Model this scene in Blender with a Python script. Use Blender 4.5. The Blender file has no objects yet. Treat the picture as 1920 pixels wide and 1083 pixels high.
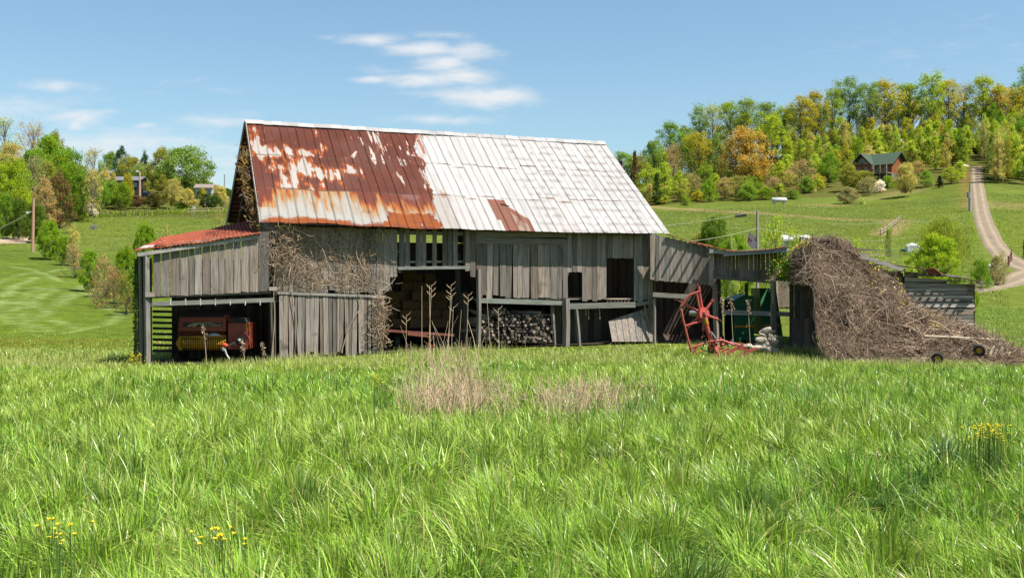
import bpy, math, random
import numpy as np
from mathutils import Vector, Matrix
random.seed(5)
RNG = np.random.default_rng(11)
SC = bpy.context.scene
COL = SC.collection
E = 1.7            # eye height over the meadow at the camera
F = 2000.0         # focal length in pixels of the 1920 px wide photograph

# ------------------------------------------------------------------ camera
cam_d = bpy.data.cameras.new('camera'); cam = bpy.data.objects.new('camera', cam_d); COL.objects.link(cam)
cam_d.lens = 36.0 * F / 1920.0; cam_d.sensor_width = 36.0
cam_d.clip_start = 0.1; cam_d.clip_end = 8000
cam.location = (0, 0, E); cam.rotation_euler = (math.radians(90), 0, 0)
SC.camera = cam

# ------------------------------------------------------------------ light
SUN_EL = math.radians(60.5); SUN_AZ = math.radians(117)      # azimuth clockwise from +Y
sdir = Vector((math.sin(SUN_AZ) * math.cos(SUN_EL), math.cos(SUN_AZ) * math.cos(SUN_EL), math.sin(SUN_EL)))
sun_d = bpy.data.lights.new('sun', 'SUN'); sun_d.energy = 5.0; sun_d.angle = math.radians(0.55); sun_d.color = (1.0, 0.95, 0.87)
sun = bpy.data.objects.new('sun', sun_d); COL.objects.link(sun)
sun.rotation_euler = sdir.to_track_quat('Z', 'Y').to_euler(); sun.location = (30, -20, 60)
SC.view_settings.view_transform = 'Standard'; SC.view_settings.look = 'None'
SC.view_settings.exposure = 1.0; SC.view_settings.gamma = 1.0
SC.view_settings.use_curve_mapping = False

world = bpy.data.worlds.new('World'); SC.world = world; world.use_nodes = True
nt = world.node_tree; nt.nodes.clear()
def wn(t, **k):
    n = nt.nodes.new(t)
    for a, b in k.items(): setattr(n, a, b)
    return n
def wmath(op, a, b=None, c=None, clamp=False):
    n = wn('ShaderNodeMath', operation=op, use_clamp=clamp)
    for i, v in enumerate((a, b, c)):
        if v is None: continue
        if isinstance(v, (int, float)): n.inputs[i].default_value = v
        else: nt.links.new(v, n.inputs[i])
    return n.outputs[0]
sky = wn('ShaderNodeTexSky', sky_type='NISHITA'); sky.sun_disc = False
sky.sun_elevation = SUN_EL; sky.sun_rotation = SUN_AZ
sky.air_density = 1.15; sky.dust_density = 0.9; sky.ozone_density = 2.2; sky.altitude = 300
tc = wn('ShaderNodeTexCoord'); sep = wn('ShaderNodeSeparateXYZ'); nt.links.new(tc.outputs['Generated'], sep.inputs[0])
ysafe = wmath('MAXIMUM', sep.outputs[1], 0.02)
cu = wmath('DIVIDE', sep.outputs[0], ysafe); cv = wmath('DIVIDE', sep.outputs[2], ysafe)
comb = wn('ShaderNodeCombineXYZ'); nt.links.new(cu, comb.inputs[0]); nt.links.new(cv, comb.inputs[1])
CLOUDS = [(700,76,58,11,.8),(790,92,75,14,.9),(872,97,48,17,.85),(826,66,48,8,.5),(828,118,48,16,.95),(872,140,60,17,.9),
          (700,150,48,7,.8),(790,150,80,13,.95),(740,133,60,8,.35),(915,182,85,19,1.1),(850,175,80,12,.6),(830,226,95,10,.6),(620,71,18,4,.3),
          (105,163,65,14,.6),(150,222,62,20,.7),(142,232,22,16,.8),(30,210,80,14,.45),(400,226,62,13,.65),(455,224,40,12,.5),
          (268,236,26,8,.5),(230,272,200,30,.72),(330,305,170,34,.66),(60,205,120,30,.5),(380,160,90,12,.18),(940,104,20,8,.2),(1780,90,160,40,.12),(380,345,120,40,.45)]
acc = None
for (cx, cy, rx, ry, st) in CLOUDS:
    s_ = wn('ShaderNodeVectorMath', operation='SUBTRACT'); nt.links.new(comb.outputs[0], s_.inputs[0])
    s_.inputs[1].default_value = ((cx - 960) / F, (541.5 - cy) / F, 0)
    m_ = wn('ShaderNodeVectorMath', operation='MULTIPLY'); nt.links.new(s_.outputs[0], m_.inputs[0])
    m_.inputs[1].default_value = (F / rx, F / ry, 0)
    l_ = wn('ShaderNodeVectorMath', operation='LENGTH'); nt.links.new(m_.outputs[0], l_.inputs[0])
    v = wmath('MULTIPLY_ADD', l_.outputs['Value'], -0.62 * st, 1.0 * st)
    acc = v if acc is None else wmath('MAXIMUM', acc, v)
mp = wn('ShaderNodeMapping'); nt.links.new(comb.outputs[0], mp.inputs[0]); mp.inputs['Scale'].default_value = (26, 95, 1)
nz = wn('ShaderNodeTexNoise'); nt.links.new(mp.outputs[0], nz.inputs['Vector'])
nz.inputs['Scale'].default_value = 1.0; nz.inputs['Detail'].default_value = 6; nz.inputs['Roughness'].default_value = 0.58; nz.inputs['Distortion'].default_value = 0.5
dens = wmath('ADD', acc, wmath('MULTIPLY_ADD', nz.outputs[0], 1.05, -0.50))
mr = wn('ShaderNodeMapRange', interpolation_type='SMOOTHSTEP'); nt.links.new(dens, mr.inputs[0])
mr.inputs[1].default_value = 0.06; mr.inputs[2].default_value = 1.0; mr.inputs[3].default_value = 0.0; mr.inputs[4].default_value = 0.92
fwd = wmath('GREATER_THAN', sep.outputs[1], 0.05)
cfac = wmath('MULTIPLY', mr.outputs[0], fwd)
SKY_STR = 0.077
tint = wn('ShaderNodeMix', data_type='RGBA', blend_type='MULTIPLY'); tint.inputs[0].default_value = 1; nt.links.new(sky.outputs[0], tint.inputs[6]); tint.inputs[7].default_value = (.88, .985, .975, 1)
mix = wn('ShaderNodeMix', data_type='RGBA'); nt.links.new(cfac, mix.inputs[0]); nt.links.new(tint.outputs[2], mix.inputs[6])
mix.inputs[7].default_value = (5.6, 5.75, 5.9, 1)
bg = wn('ShaderNodeBackground'); nt.links.new(mix.outputs[2], bg.inputs[0]); bg.inputs[1].default_value = SKY_STR
wo = wn('ShaderNodeOutputWorld'); nt.links.new(bg.outputs[0], wo.inputs[0])

# ------------------------------------------------------------------ helpers
def lin(r, g, b):
    return tuple(((c / 255.0) / 12.92 if c / 255.0 <= 0.04045 else ((c / 255.0 + 0.055) / 1.055) ** 2.4) for c in (r, g, b))
def hsh(i, j, seed):
    v = np.sin(i * 127.1 + j * 311.7 + seed * 74.7) * 43758.5453
    return v - np.floor(v)
def vn(x, y, s, seed=0):
    x = np.asarray(x, float) / s; y = np.asarray(y, float) / s
    xi = np.floor(x); yi = np.floor(y); fx = x - xi; fy = y - yi
    fx = fx * fx * (3 - 2 * fx); fy = fy * fy * (3 - 2 * fy)
    a = hsh(xi, yi, seed); b = hsh(xi + 1, yi, seed); c = hsh(xi, yi + 1, seed); d = hsh(xi + 1, yi + 1, seed)
    return (a * (1 - fx) + b * fx) * (1 - fy) + (c * (1 - fx) + d * fx) * fy
def fbm(x, y, s, seed=0, octv=4):
    t = 0; w = 0.5; n = 0
    for k in range(octv):
        t = t + w * vn(x, y, s / 2 ** k, seed + k * 13); n += w; w *= 0.55
    return t / n
def sstep(a, b, x):
    t = np.clip((x - a) / (b - a), 0, 1); return t * t * (3 - 2 * t)

def material(name, col=(1, 1, 1), rough=0.8, attr=False, nscale=None, namt=0.0, streak=None, bump=0.0, metallic=0.0,
             spec=0.3, trans=0.0, objcol=False, bscale=None, dark=None, dscale=3.0, dlo=.5, dhi=.65):
    m = bpy.data.materials.new(name); m.use_nodes = True
    if not attr and not objcol: col = tuple(.6 * q for q in col)
    if dark and not attr: dark = tuple(.6 * q for q in dark)
    n = m.node_tree.nodes; L = m.node_tree.links
    p = n['Principled BSDF']; p.inputs['Roughness'].default_value = rough; p.inputs['Metallic'].default_value = metallic
    p.inputs['Specular IOR Level'].default_value = spec
    rgb = n.new('ShaderNodeRGB'); rgb.outputs[0].default_value = (*col, 1); c = rgb.outputs[0]
    def mul(a, b, fac=1.0):
        x = n.new('ShaderNodeMix'); x.data_type = 'RGBA'; x.blend_type = 'MULTIPLY'; x.inputs[0].default_value = fac
        L.new(a, x.inputs[6]); L.new(b, x.inputs[7]); return x.outputs[2]
    if attr:
        a = n.new('ShaderNodeAttribute'); a.attribute_name = 'col'; c = mul(c, a.outputs['Color'])
    if objcol:
        o = n.new('ShaderNodeObjectInfo'); c = mul(c, o.outputs['Color'])
    t = n.new('ShaderNodeTexCoord')
    if nscale:
        mpn = n.new('ShaderNodeMapping'); L.new(t.outputs['Object'], mpn.inputs[0])
        mpn.inputs['Scale'].default_value = streak or (1, 1, 1)
        z = n.new('ShaderNodeTexNoise'); L.new(mpn.outputs[0], z.inputs['Vector']); z.inputs['Scale'].default_value = nscale
        z.inputs['Detail'].default_value = 5; z.inputs['Roughness'].default_value = .62
        r = n.new('ShaderNodeMapRange'); L.new(z.outputs[0], r.inputs[0]); r.inputs[1].default_value = .25; r.inputs[2].default_value = .75
        r.inputs[3].default_value = 1 - namt; r.inputs[4].default_value = 1 + namt * .6
        cc = n.new('ShaderNodeCombineColor')
        for i in range(3): L.new(r.outputs[0], cc.inputs[i])
        c = mul(c, cc.outputs[0])
        if bump:
            b = n.new('ShaderNodeBump'); b.inputs['Strength'].default_value = bump; b.inputs['Distance'].default_value = .02
            if bscale:
                z2 = n.new('ShaderNodeTexNoise'); L.new(mpn.outputs[0], z2.inputs['Vector']); z2.inputs['Scale'].default_value = bscale; L.new(z2.outputs[0], b.inputs['Height'])
            else: L.new(z.outputs[0], b.inputs['Height'])
            L.new(b.outputs[0], p.inputs['Normal'])
    if dark:
        z3 = n.new('ShaderNodeTexNoise'); L.new(t.outputs['Object'], z3.inputs['Vector']); z3.inputs['Scale'].default_value = dscale; z3.inputs['Detail'].default_value = 4
        r3 = n.new('ShaderNodeMapRange'); L.new(z3.outputs[0], r3.inputs[0]); r3.inputs[1].default_value = dlo; r3.inputs[2].default_value = dhi
        x3 = n.new('ShaderNodeMix'); x3.data_type = 'RGBA'; L.new(r3.outputs[0], x3.inputs[0]); L.new(c, x3.inputs[6]); x3.inputs[7].default_value = (*dark, 1)
        c = x3.outputs[2]
    L.new(c, p.inputs['Base Color'])
    if trans:
        tr = n.new('ShaderNodeBsdfTranslucent'); L.new(c, tr.inputs[0]); ms = n.new('ShaderNodeMixShader'); ms.inputs[0].default_value = trans
        L.new(p.outputs[0], ms.inputs[1]); L.new(tr.outputs[0], ms.inputs[2]); L.new(ms.outputs[0], n['Material Output'].inputs[0])
    return m

M = {}
M['blade'] = material('grass_blade', (1.06, 1.12, .78), attr=True, rough=.38, spec=.5, trans=.30)
M['leaf'] = material('leaf', (1.68, 1.52, .86), attr=True, objcol=True, rough=.6, spec=.15, trans=.5)
M['bark'] = material('bark', (.12, .095, .07), rough=.9, nscale=2.5, namt=.4, objcol=True)
M['ground'] = material('ground', attr=True, rough=1.0, nscale=1.3, namt=.42, bump=.8, spec=.0)
M['road'] = material('gravel_road', (.64, .62, .60), attr=True, rough=.95, nscale=3, namt=.2, bump=.3, spec=.1)
M['wood'] = material('weathered_wood', attr=True, rough=.95, nscale=1.0, namt=.62, streak=(22, 22, 1.1), bump=.5, spec=.03, dark=(.085, .075, .062), dscale=1.7, dlo=.60, dhi=.78)
M['woodh'] = material('weathered_wood_horizontal', attr=True, rough=.95, nscale=1.0, namt=.6, streak=(1.4, 1.4, 26), bump=.5, spec=.03)
M['metal'] = material('painted_tin', (.415, .412, .41), attr=True, rough=.7, spec=.12, nscale=3.0, namt=.06)
M['rust'] = material('rusty_tin', (.30, .085, .045), rough=.75, nscale=4, namt=.5, dark=(.13, .045, .03), dscale=1.4, bump=.2)
M['twig'] = material('dead_vine', (.77, .72, .65), attr=True, rough=.85, spec=.2)
M['straw'] = material('straw', (1.0, .97, .92), attr=True, rough=.8, spec=.2, trans=.15)
M['hay'] = material('hay', (.15, .085, .035), rough=1, nscale=14, namt=.6, bump=1.0, streak=(1, 1, 3))  # hay darkened: the dim barn interior is put into its colour
M['red'] = material('faded_red_paint', (.62, .11, .09), rough=.55, nscale=5, namt=.3, dark=(.40, .16, .10), dscale=6, dlo=.55, dhi=.7)
M['dred'] = material('dull_red_paint', (.36, .075, .045), rough=.5, nscale=4, namt=.35)
M['yellow'] = material('yellow_paint', (.62, .30, .02), rough=.5, nscale=4, namt=.3)
M['black'] = material('black_rubber', (.018, .018, .018), rough=.7, nscale=8, namt=.3)
M['green'] = material('green_paint', (.025, .17, .07), rough=.45, nscale=3, namt=.25)
M['white'] = material('white_paint', (.75, .76, .76), rough=.5, nscale=4, namt=.12)
M['orange'] = material('orange_plastic', (.85, .09, .02), rough=.4, nscale=4, namt=.1)
M['stone'] = material('limestone', (.82, .82, .80), attr=True, rough=.9, nscale=5, namt=.35, bump=.5)
M['steel'] = material('galvanised_steel', (.42, .44, .45), rough=.45, metallic=.6, nscale=5, namt=.2)
M['dirt'] = material('bare_dirt', (.10, .07, .045), rough=1, nscale=3, namt=.4, bump=.5)
M['petal'] = material('petal', (1.3, 1.05, .03), rough=.6, nscale=8, namt=.1, trans=.2)
M['shingle'] = material('green_shingle', (.07, .115, .075), rough=.9, nscale=6, namt=.25)
M['greyroof'] = material('grey_shingle', (.22, .22, .235), rough=.9, nscale=4, namt=.2)
M['tanroof'] = material('brown_shingle', (.33, .26, .23), rough=.9, nscale=4, namt=.2)
M['log'] = material('orange_log', (.36, .13, .04), rough=.7, nscale=1.0, streak=(.6, .6, 9), namt=.5)
M['glass'] = material('window_glass', (.16, .21, .26), rough=.1, spec=.8, nscale=1, namt=.2)
M['wire'] = material('wire', (.45, .46, .44), rough=.6, nscale=2, namt=.1)
M['blue'] = material('blue_tarp', (.12, .38, .5), rough=.5, nscale=3, namt=.3)
M['carpaint'] = material('dark_car_paint', (.012, .016, .03), rough=.25, spec=.6, nscale=2, namt=.1)

def tag(o, label=None, cat=None, group=None, kind=None):
    if label: o['label'] = label
    if cat: o['category'] = cat
    if group: o['group'] = group
    if kind: o['kind'] = kind
    return o
def empty(name, loc, label, cat, group=None, rz=0):
    o = bpy.data.objects.new(name, None); o.location = loc; o.rotation_euler.z = rz; o.empty_display_size = .3
    COL.objects.link(o); return tag(o, label, cat, group)
def base_of(p):
    v = Vector((0, 0, 0))
    while p is not None: v += p.location; p = p.parent
    return v
def link(name, me, mat, parent=None, smooth=False):
    if mat is not None: me.materials.append(mat)
    o = bpy.data.objects.new(name, me); COL.objects.link(o)
    if parent is not None: o.parent = parent
    if smooth: me.polygons.foreach_set('use_smooth', np.ones(len(me.polygons), bool))
    return o
def npmesh(name, V, Q, C=None):
    me = bpy.data.meshes.new(name); V = np.asarray(V, np.float32).reshape(-1, 3); Q = np.asarray(Q, np.int32).reshape(-1, 4)
    me.vertices.add(len(V)); me.vertices.foreach_set('co', V.ravel())
    me.loops.add(Q.size); me.loops.foreach_set('vertex_index', Q.ravel())
    me.polygons.add(len(Q)); me.polygons.foreach_set('loop_start', np.arange(0, Q.size, 4, dtype=np.int32))
    if C is not None:
        a = me.attributes.new('col', 'FLOAT_COLOR', 'POINT')
        C = np.asarray(C, np.float32).reshape(-1, 3); a.data.foreach_set('color', np.hstack([C, np.ones((len(C), 1), np.float32)]).ravel())
    me.update(calc_edges=True); me.validate(); return me
class MB:
    def __init__(s): s.v = []; s.f = []; s.c = []
    def add(s, vs, fs, col=(1, 1, 1)):
        b = len(s.v); s.v += [tuple(v) for v in vs]; s.f += [tuple(i + b for i in f) for f in fs]; s.c += [tuple(col)] * len(vs)
    def hexa(s, p, col=(1, 1, 1)):   # p: 4 front (ccw), 4 back
        s.add(p, [(0, 1, 2, 3), (7, 6, 5, 4), (0, 4, 5, 1), (1, 5, 6, 2), (2, 6, 7, 3), (3, 7, 4, 0)], col)
    def box(s, c, d, col=(1, 1, 1), rz=0, R=None):
        c = Vector(c); Rm = R if R is not None else Matrix.Rotation(rz, 3, 'Z'); dx, dy, dz = [k / 2 for k in d]
        q = [(-dx, -dy, -dz), (dx, -dy, -dz), (dx, -dy, dz), (-dx, -dy, dz), (-dx, dy, -dz), (dx, dy, -dz), (dx, dy, dz), (-dx, dy, dz)]
        s.hexa([c + Rm @ Vector(k) for k in q], col)
    def beam(s, a, b, w, h=None, col=(1, 1, 1), up=(0, 0, 1)):
        a = Vector(a); b = Vector(b); h = h or w; t = (b - a).normalized(); u = Vector(up)
        if abs(t.dot(u)) > .9: u = Vector((0, 1, 0))
        x = t.cross(u).normalized(); y = x.cross(t)
        q = [(-1, -1), (1, -1), (1, 1), (-1, 1)]
        s.hexa([a + x * (i * w / 2) + y * (j * h / 2) for i, j in q] + [b + x * (i * w / 2) + y * (j * h / 2) for i, j in q], col)
    def tube(s, pts, r, n=6, col=(1, 1, 1), cap=True):
        pts = [Vector(p) for p in pts]; rs = r if isinstance(r, (list, tuple)) else [r] * len(pts)
        V = []; t0 = (pts[1] - pts[0]).normalized(); ref = Vector((0, 0, 1)) if abs(t0.z) < .9 else Vector((1, 0, 0))
        for i, p in enumerate(pts):
            t = (pts[min(i + 1, len(pts) - 1)] - pts[max(i - 1, 0)]).normalized(); x = t.cross(ref)
            if x.length < 1e-4: x = t.cross(Vector((.3, 1, .2)))
            x.normalize(); y = t.cross(x)
            for k in range(n):
                a = 2 * math.pi * k / n; V.append(p + (x * math.cos(a) + y * math.sin(a)) * rs[i])
        Fs = [(i * n + k, i * n + (k + 1) % n, (i + 1) * n + (k + 1) % n, (i + 1) * n + k) for i in range(len(pts) - 1) for k in range(n)]
        if cap: Fs += [tuple(range(n))[::-1], tuple((len(pts) - 1) * n + k for k in range(n))]
        s.add(V, Fs, col)
    def disc(s, c, ax, r, th, n=20, col=(1, 1, 1)):
        c = Vector(c); ax = Vector(ax).normalized(); s.tube([c - ax * th / 2, c + ax * th / 2], r, n, col)
    def build(s, name, mat, parent=None, local=False, smooth=False, label=None):
        off = Vector((0, 0, 0)) if (local or parent is None) else base_of(parent)
        me = bpy.data.meshes.new(name); me.from_pydata([(x - off.x, y - off.y, z - off.z) for x, y, z in s.v], [], s.f)
        a = me.attributes.new('col', 'FLOAT_COLOR', 'POINT'); a.data.foreach_set('color', np.hstack([np.array(s.c, np.float32).reshape(-1, 3), np.ones((len(s.c), 1), np.float32)]).ravel())
        me.update(); o = link(name, me, mat, parent, smooth)
        if label: o['label'] = label
        return o
def nptubes(P, R, n=3):
    """P (N,k,3) centre lines, R (N,k) radii -> verts, quads"""
    N, k, _ = P.shape
    T = np.gradient(P, axis=1); T /= (np.linalg.norm(T, axis=2, keepdims=True) + 1e-9)
    ref = np.array([.31, .77, .55]); X = np.cross(T, ref); X /= (np.linalg.norm(X, axis=2, keepdims=True) + 1e-9); Y = np.cross(T, X)
    A = np.arange(n) * 2 * math.pi / n
    V = P[:, :, None, :] + (X[:, :, None, :] * np.cos(A)[None, None, :, None] + Y[:, :, None, :] * np.sin(A)[None, None, :, None]) * R[:, :, None, None]
    idx = np.arange(N * k * n).reshape(N, k, n); nx = np.roll(idx, -1, axis=2)
    Q = np.stack([idx[:, :-1], nx[:, :-1], nx[:, 1:], idx[:, 1:]], -1).reshape(-1, 4)
    return V.reshape(-1, 3), Q
def twigs(name, P, R, C, parent=None, mat='twig', n=3, off=None):
    V, Q = nptubes(P, R, n); o = Vector((0, 0, 0)) if parent is None else base_of(parent)
    if off is not None: o = Vector(off)
    V = V - np.array(o)[None, :]
    Cc = np.repeat(C, P.shape[1] * n, axis=0); return link(name, npmesh(name, V, Q, Cc), M[mat], parent)

# ------------------------------------------------------------------ terrain
DEP = np.array([0, 6, 12, 20, 30, 36, 42, 46, 50, 60, 70, 80, 90, 100, 110, 120, 130, 150, 175, 200, 225, 250, 275, 300, 330, 360, 400, 450, 600, 1500, 6000.])
NEAR = [(0, 0.), (6, 0.), (12, -.06), (20, -.32), (30, -.78)]
def zc(d, py): return E - (py - 541.5) / F * d
CP = {}
def colm(px, zlist, plist, far):
    pts = NEAR + zlist + [(d, zc(d, py)) for d, py in plist] + [(600, far), (1500, far - 10), (6000, -30)]
    CP[px] = np.interp(DEP, [p[0] for p in pts], [p[1] for p in pts])
for px in (-1100, -250, 0):
    colm(px, [(38, -1.22), (44, -1.22)], [(52, 640), (60, 617), (80, 560), (100, 512), (130, 466), (150, 447), (200, 412), (260, 350), (320, 300), (400, 285)], 50)
colm(100, [(38, -1.22), (44, -1.22)], [(52, 642), (60, 620), (80, 565), (100, 518), (130, 471), (150, 453), (210, 410), (260, 372), (320, 325), (400, 305)], 42)
colm(250, [(38, -1.22), (45, -1.22)], [(60, 616), (80, 572), (100, 530), (120, 495), (150, 463), (225, 403), (260, 378), (300, 358), (400, 345)], 32)
colm(420, [(38, -1.2), (46, -1.1)], [(60, 612), (100, 530), (150, 462), (235, 399), (300, 375), (400, 365)], 28)
colm(700, [(38, -1.02), (48, -.85)], [(60, 605), (100, 525), (150, 460), (240, 400), (300, 385), (400, 378)], 28)
colm(960, [(38, -.85), (50, -.65)], [(60, 603), (100, 522), (150, 458), (240, 400), (300, 383), (400, 375)], 28)
colm(1250, [(38, -.82), (50, -.68)], [(60, 603), (100, 522), (150, 455), (200, 418), (250, 390), (300, 366), (360, 345), (420, 335)], 36)
colm(1450, [(38, -1.0), (50, -.9)], [(60, 605), (100, 525), (150, 452), (200, 408), (260, 374), (300, 345), (350, 310), (420, 290)], 55)
colm(1650, [(38, -1.15), (50, -1.1)], [(60, 606), (90, 540), (120, 500), (150, 458), (200, 410), (250, 374), (290, 340), (340, 298), (400, 268), (450, 262)], 60)
colm(1850, [(38, -1.2), (50, -1.2)], [(60, 616), (75, 575), (90, 548), (110, 514), (150, 458), (200, 402), (260, 336), (320, 298), (380, 264), (450, 252)], 66)
for px in (1920, 2250, 3000):
    colm(px, [(38, -1.2), (50, -1.2)], [(60, 616), (75, 578), (90, 550), (110, 515), (150, 462), (200, 402), (260, 345), (320, 305), (380, 265), (450, 240)], 74)
PXS = np.array(sorted(CP)); TAB = np.array([CP[p] for p in PXS])
PXF = np.linspace(-1100, 3000, 206); TF = np.array([np.interp(PXF, PXS, TAB[:, j]) for j in range(len(DEP))]).T
DF = np.concatenate([np.arange(0, 460, 4.), np.geomspace(460, 6000, 30)]); TF = np.array([np.interp(DF, DEP, TF[i]) for i in range(len(PXF))])
kx = np.exp(-np.linspace(-2, 2, 9) ** 2); kx /= kx.sum()
TF = np.apply_along_axis(lambda c: np.convolve(np.pad(c, 4, 'edge'), kx, 'valid'), 0, TF)
k2 = np.array([.25, .5, .25]); TF = np.apply_along_axis(lambda c: np.convolve(np.pad(c, 1, 'edge'), k2, 'valid'), 1, TF)
def ground(x, y):
    x = np.asarray(x, float); y = np.asarray(y, float); yy = np.maximum(y, 7.0)
    px = np.clip(960 + F * x / yy, -1099, 2999); fi = (px + 1100) / (PXF[1] - PXF[0]); i = np.minimum(fi.astype(int), len(PXF) - 2); fi = fi - i
    d = np.clip(yy, 0, 5990); j = np.clip(np.searchsorted(DF, d, 'right') - 1, 0, len(DF) - 2); fj = (d - DF[j]) / (DF[j + 1] - DF[j])
    z = (TF[i, j] * (1 - fi) + TF[i + 1, j] * fi) * (1 - fj) + (TF[i, j + 1] * (1 - fi) + TF[i + 1, j + 1] * fi) * fj
    z = z + (fbm(x, y, 5, 3, 2) - .5) * .22 * np.clip((yy - 2) / 20, 0, 1)
    return z
def gz(x, y): return float(ground(np.array([x]), np.array([y]))[0])
def pt(px, py, Y): return Vector(((px - 960) / F * Y, Y, E - (py - 541.5) / F * Y))
DD = np.concatenate([np.arange(4, 60, .1), np.arange(60, 600, .5)])
def hit(px, py):
    x = (px - 960) / F * DD; z = E - (py - 541.5) / F * DD; g = ground(x, DD); k = np.argmax(z <= g)
    if not (z <= g).any(): k = len(DD) - 1
    d = DD[k]; return Vector((x[k], d, g[k]))
def at(px, d):
    x = (px - 960) / F * d; return Vector((x, d, gz(x, d)))
def smoothline(pts, n):
    P = np.array(pts, float); t = np.concatenate([[0], np.cumsum(np.linalg.norm(np.diff(P, axis=0), axis=1))]); u = np.linspace(0, t[-1], n)
    Q = np.array([np.interp(u, t, P[:, k]) for k in range(P.shape[1])]).T
    w = max(3, n // (2 * len(pts)) | 1); ker = np.ones(w) / w
    return np.array([np.convolve(np.pad(Q[:, k], w // 2, 'edge'), ker, 'valid') for k in range(P.shape[1])]).T

xs = np.concatenate([-np.geomspace(165, 4000, 22)[::-1], np.arange(-160, -64, 3.), np.arange(-64, 64, .5), np.arange(64, 161, 3.), np.geomspace(165, 4000, 22)])
ys = np.concatenate([[-400, -100, -40, -20], np.arange(-10, 130, .55), np.arange(130, 420, 2.5), np.geomspace(422, 5800, 30)])
GX, GY = np.meshgrid(xs, ys); gx = GX.ravel(); gy = GY.ravel(); gzv = ground(gx, gy)
n1 = fbm(gx, gy, 9, 1); n2 = fbm(gx, gy, 1.6, 5, 3); n3 = fbm(gx, gy, 40, 9)
C = np.empty((len(gx), 3)); base = np.array([.094, .122, .023])
C[:] = base * (0.60 + .40 * n1 + .42 * n2)[:, None]
yel = sstep(.45, .7, n3)[:, None] * .5; C = C * (1 - yel) + (np.array([.105, .135, .018]) * (0.75 + .5 * n2)[:, None]) * yel
near = (gy < 46) & (gy > -60)
C[near] = C[near] * np.array([.75, .75, .8])                       # soil between the tall blades, darkened so the gaps read as shade
wild = (gy >= 260) | ((gy > 215) & (gx < -20)); C[wild] = C[wild] * .4 + np.array([.075, .060, .022]) * .6   # leaf litter under the woods
# mown field swaths, left
SW = [[(17,608),(3,577),(6,563),(30,548)], [(62,622),(33,591),(25,572),(39,558),(69,538)], [(90,622),(53,594),(39,574),(44,561),(75,543),(97,540)],
      [(64,577),(66,563),(86,550),(100,541)], [(135,610),(78,591),(80,583),(111,563),(147,544),(150,536)], [(150,616),(91,594),(91,586),(119,566),(158,547),(158,536)],
      [(163,555),(180,547),(166,536)], [(0,556),(30,535),(70,520)], [(120,530),(60,505),(0,500)], [(160,520),(110,490),(60,470),(45,462)], [(200,575),(230,590),(200,610),(120,625)], [(-30,540),(40,515),(120,505)]]
left = (gx < -5) & (gy > 44) & (gy < 135) & (gx > -75)
C[left] = C[left] * np.array([.86, .95, .8]); li = np.where(left)[0]; best = np.full(len(li), 99.)
for line in SW:
    W = smoothline([tuple(hit(a, b))[:2] for a, b in line], 26)
    for k in range(len(W)): best = np.minimum(best, np.hypot(gx[li] - W[k, 0], gy[li] - W[k, 1]))
amt = (1 - sstep(.12, .5, best + (n2[li] - .5) * .7))[:, None]
C[li] = C[li] * (1 - .9 * amt) + np.array([.175, .225, .075]) * .9 * amt
tan = left & (gy > 46) & (gy < 56); f = (sstep(46, 49, gy) * (1 - sstep(53, 56, gy)) * sstep(-9, -13, gx))[:, None] * .45
C = C * (1 - f) + np.array([.13, .10, .02]) * (.7 + .6 * n2)[:, None] * f
# bleached strips and patches in the right hand pasture
def strip(line, w, colr, amount):
    global C
    W = smoothline([tuple(hit(a, b))[:2] for a, b in line], 80); m = np.where((gy > 60) & (gy < 330))[0]; bd = np.full(len(m), 99.)
    for k in range(len(W)): bd = np.minimum(bd, np.hypot(gx[m] - W[k, 0], gy[m] - W[k, 1]))
    a = (1 - sstep(w * .6, w * 1.3, bd))[:, None] * amount; C[m] = C[m] * (1 - a) + np.array(colr) * a
TAN = (.22, .16, .075)
strip([(1200, 386), (1300, 393), (1400, 399), (1480, 404), (1560, 411), (1680, 414)], 2.2, TAN, .75)
strip([(1690, 412), (1672, 428), (1655, 442)], 2.0, TAN, .8)
strip([(1815, 395), (1812, 350), (1812, 320)], 1.0, (.22, .115, .05), .6)
for (a, b, w) in ((1545, 385, 5), (1690, 362, 4), (1880, 385, 6), (1640, 372, 3)): strip([(a - 8, b), (a + 8, b)], w, TAN, .45)
strip([(1440, 712), (1560, 716)], 1.0, (.15, .15, .03), .4)
ny_, nx_ = GX.shape; idx = np.arange(ny_ * nx_).reshape(ny_, nx_)
Q = np.stack([idx[:-1, :-1], idx[:-1, 1:], idx[1:, 1:], idx[1:, :-1]], -1).reshape(-1, 4)
g = link('ground', npmesh('ground', np.stack([gx, gy, gzv], -1), Q, C), M['ground'], smooth=True); tag(g, kind='structure')

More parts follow.
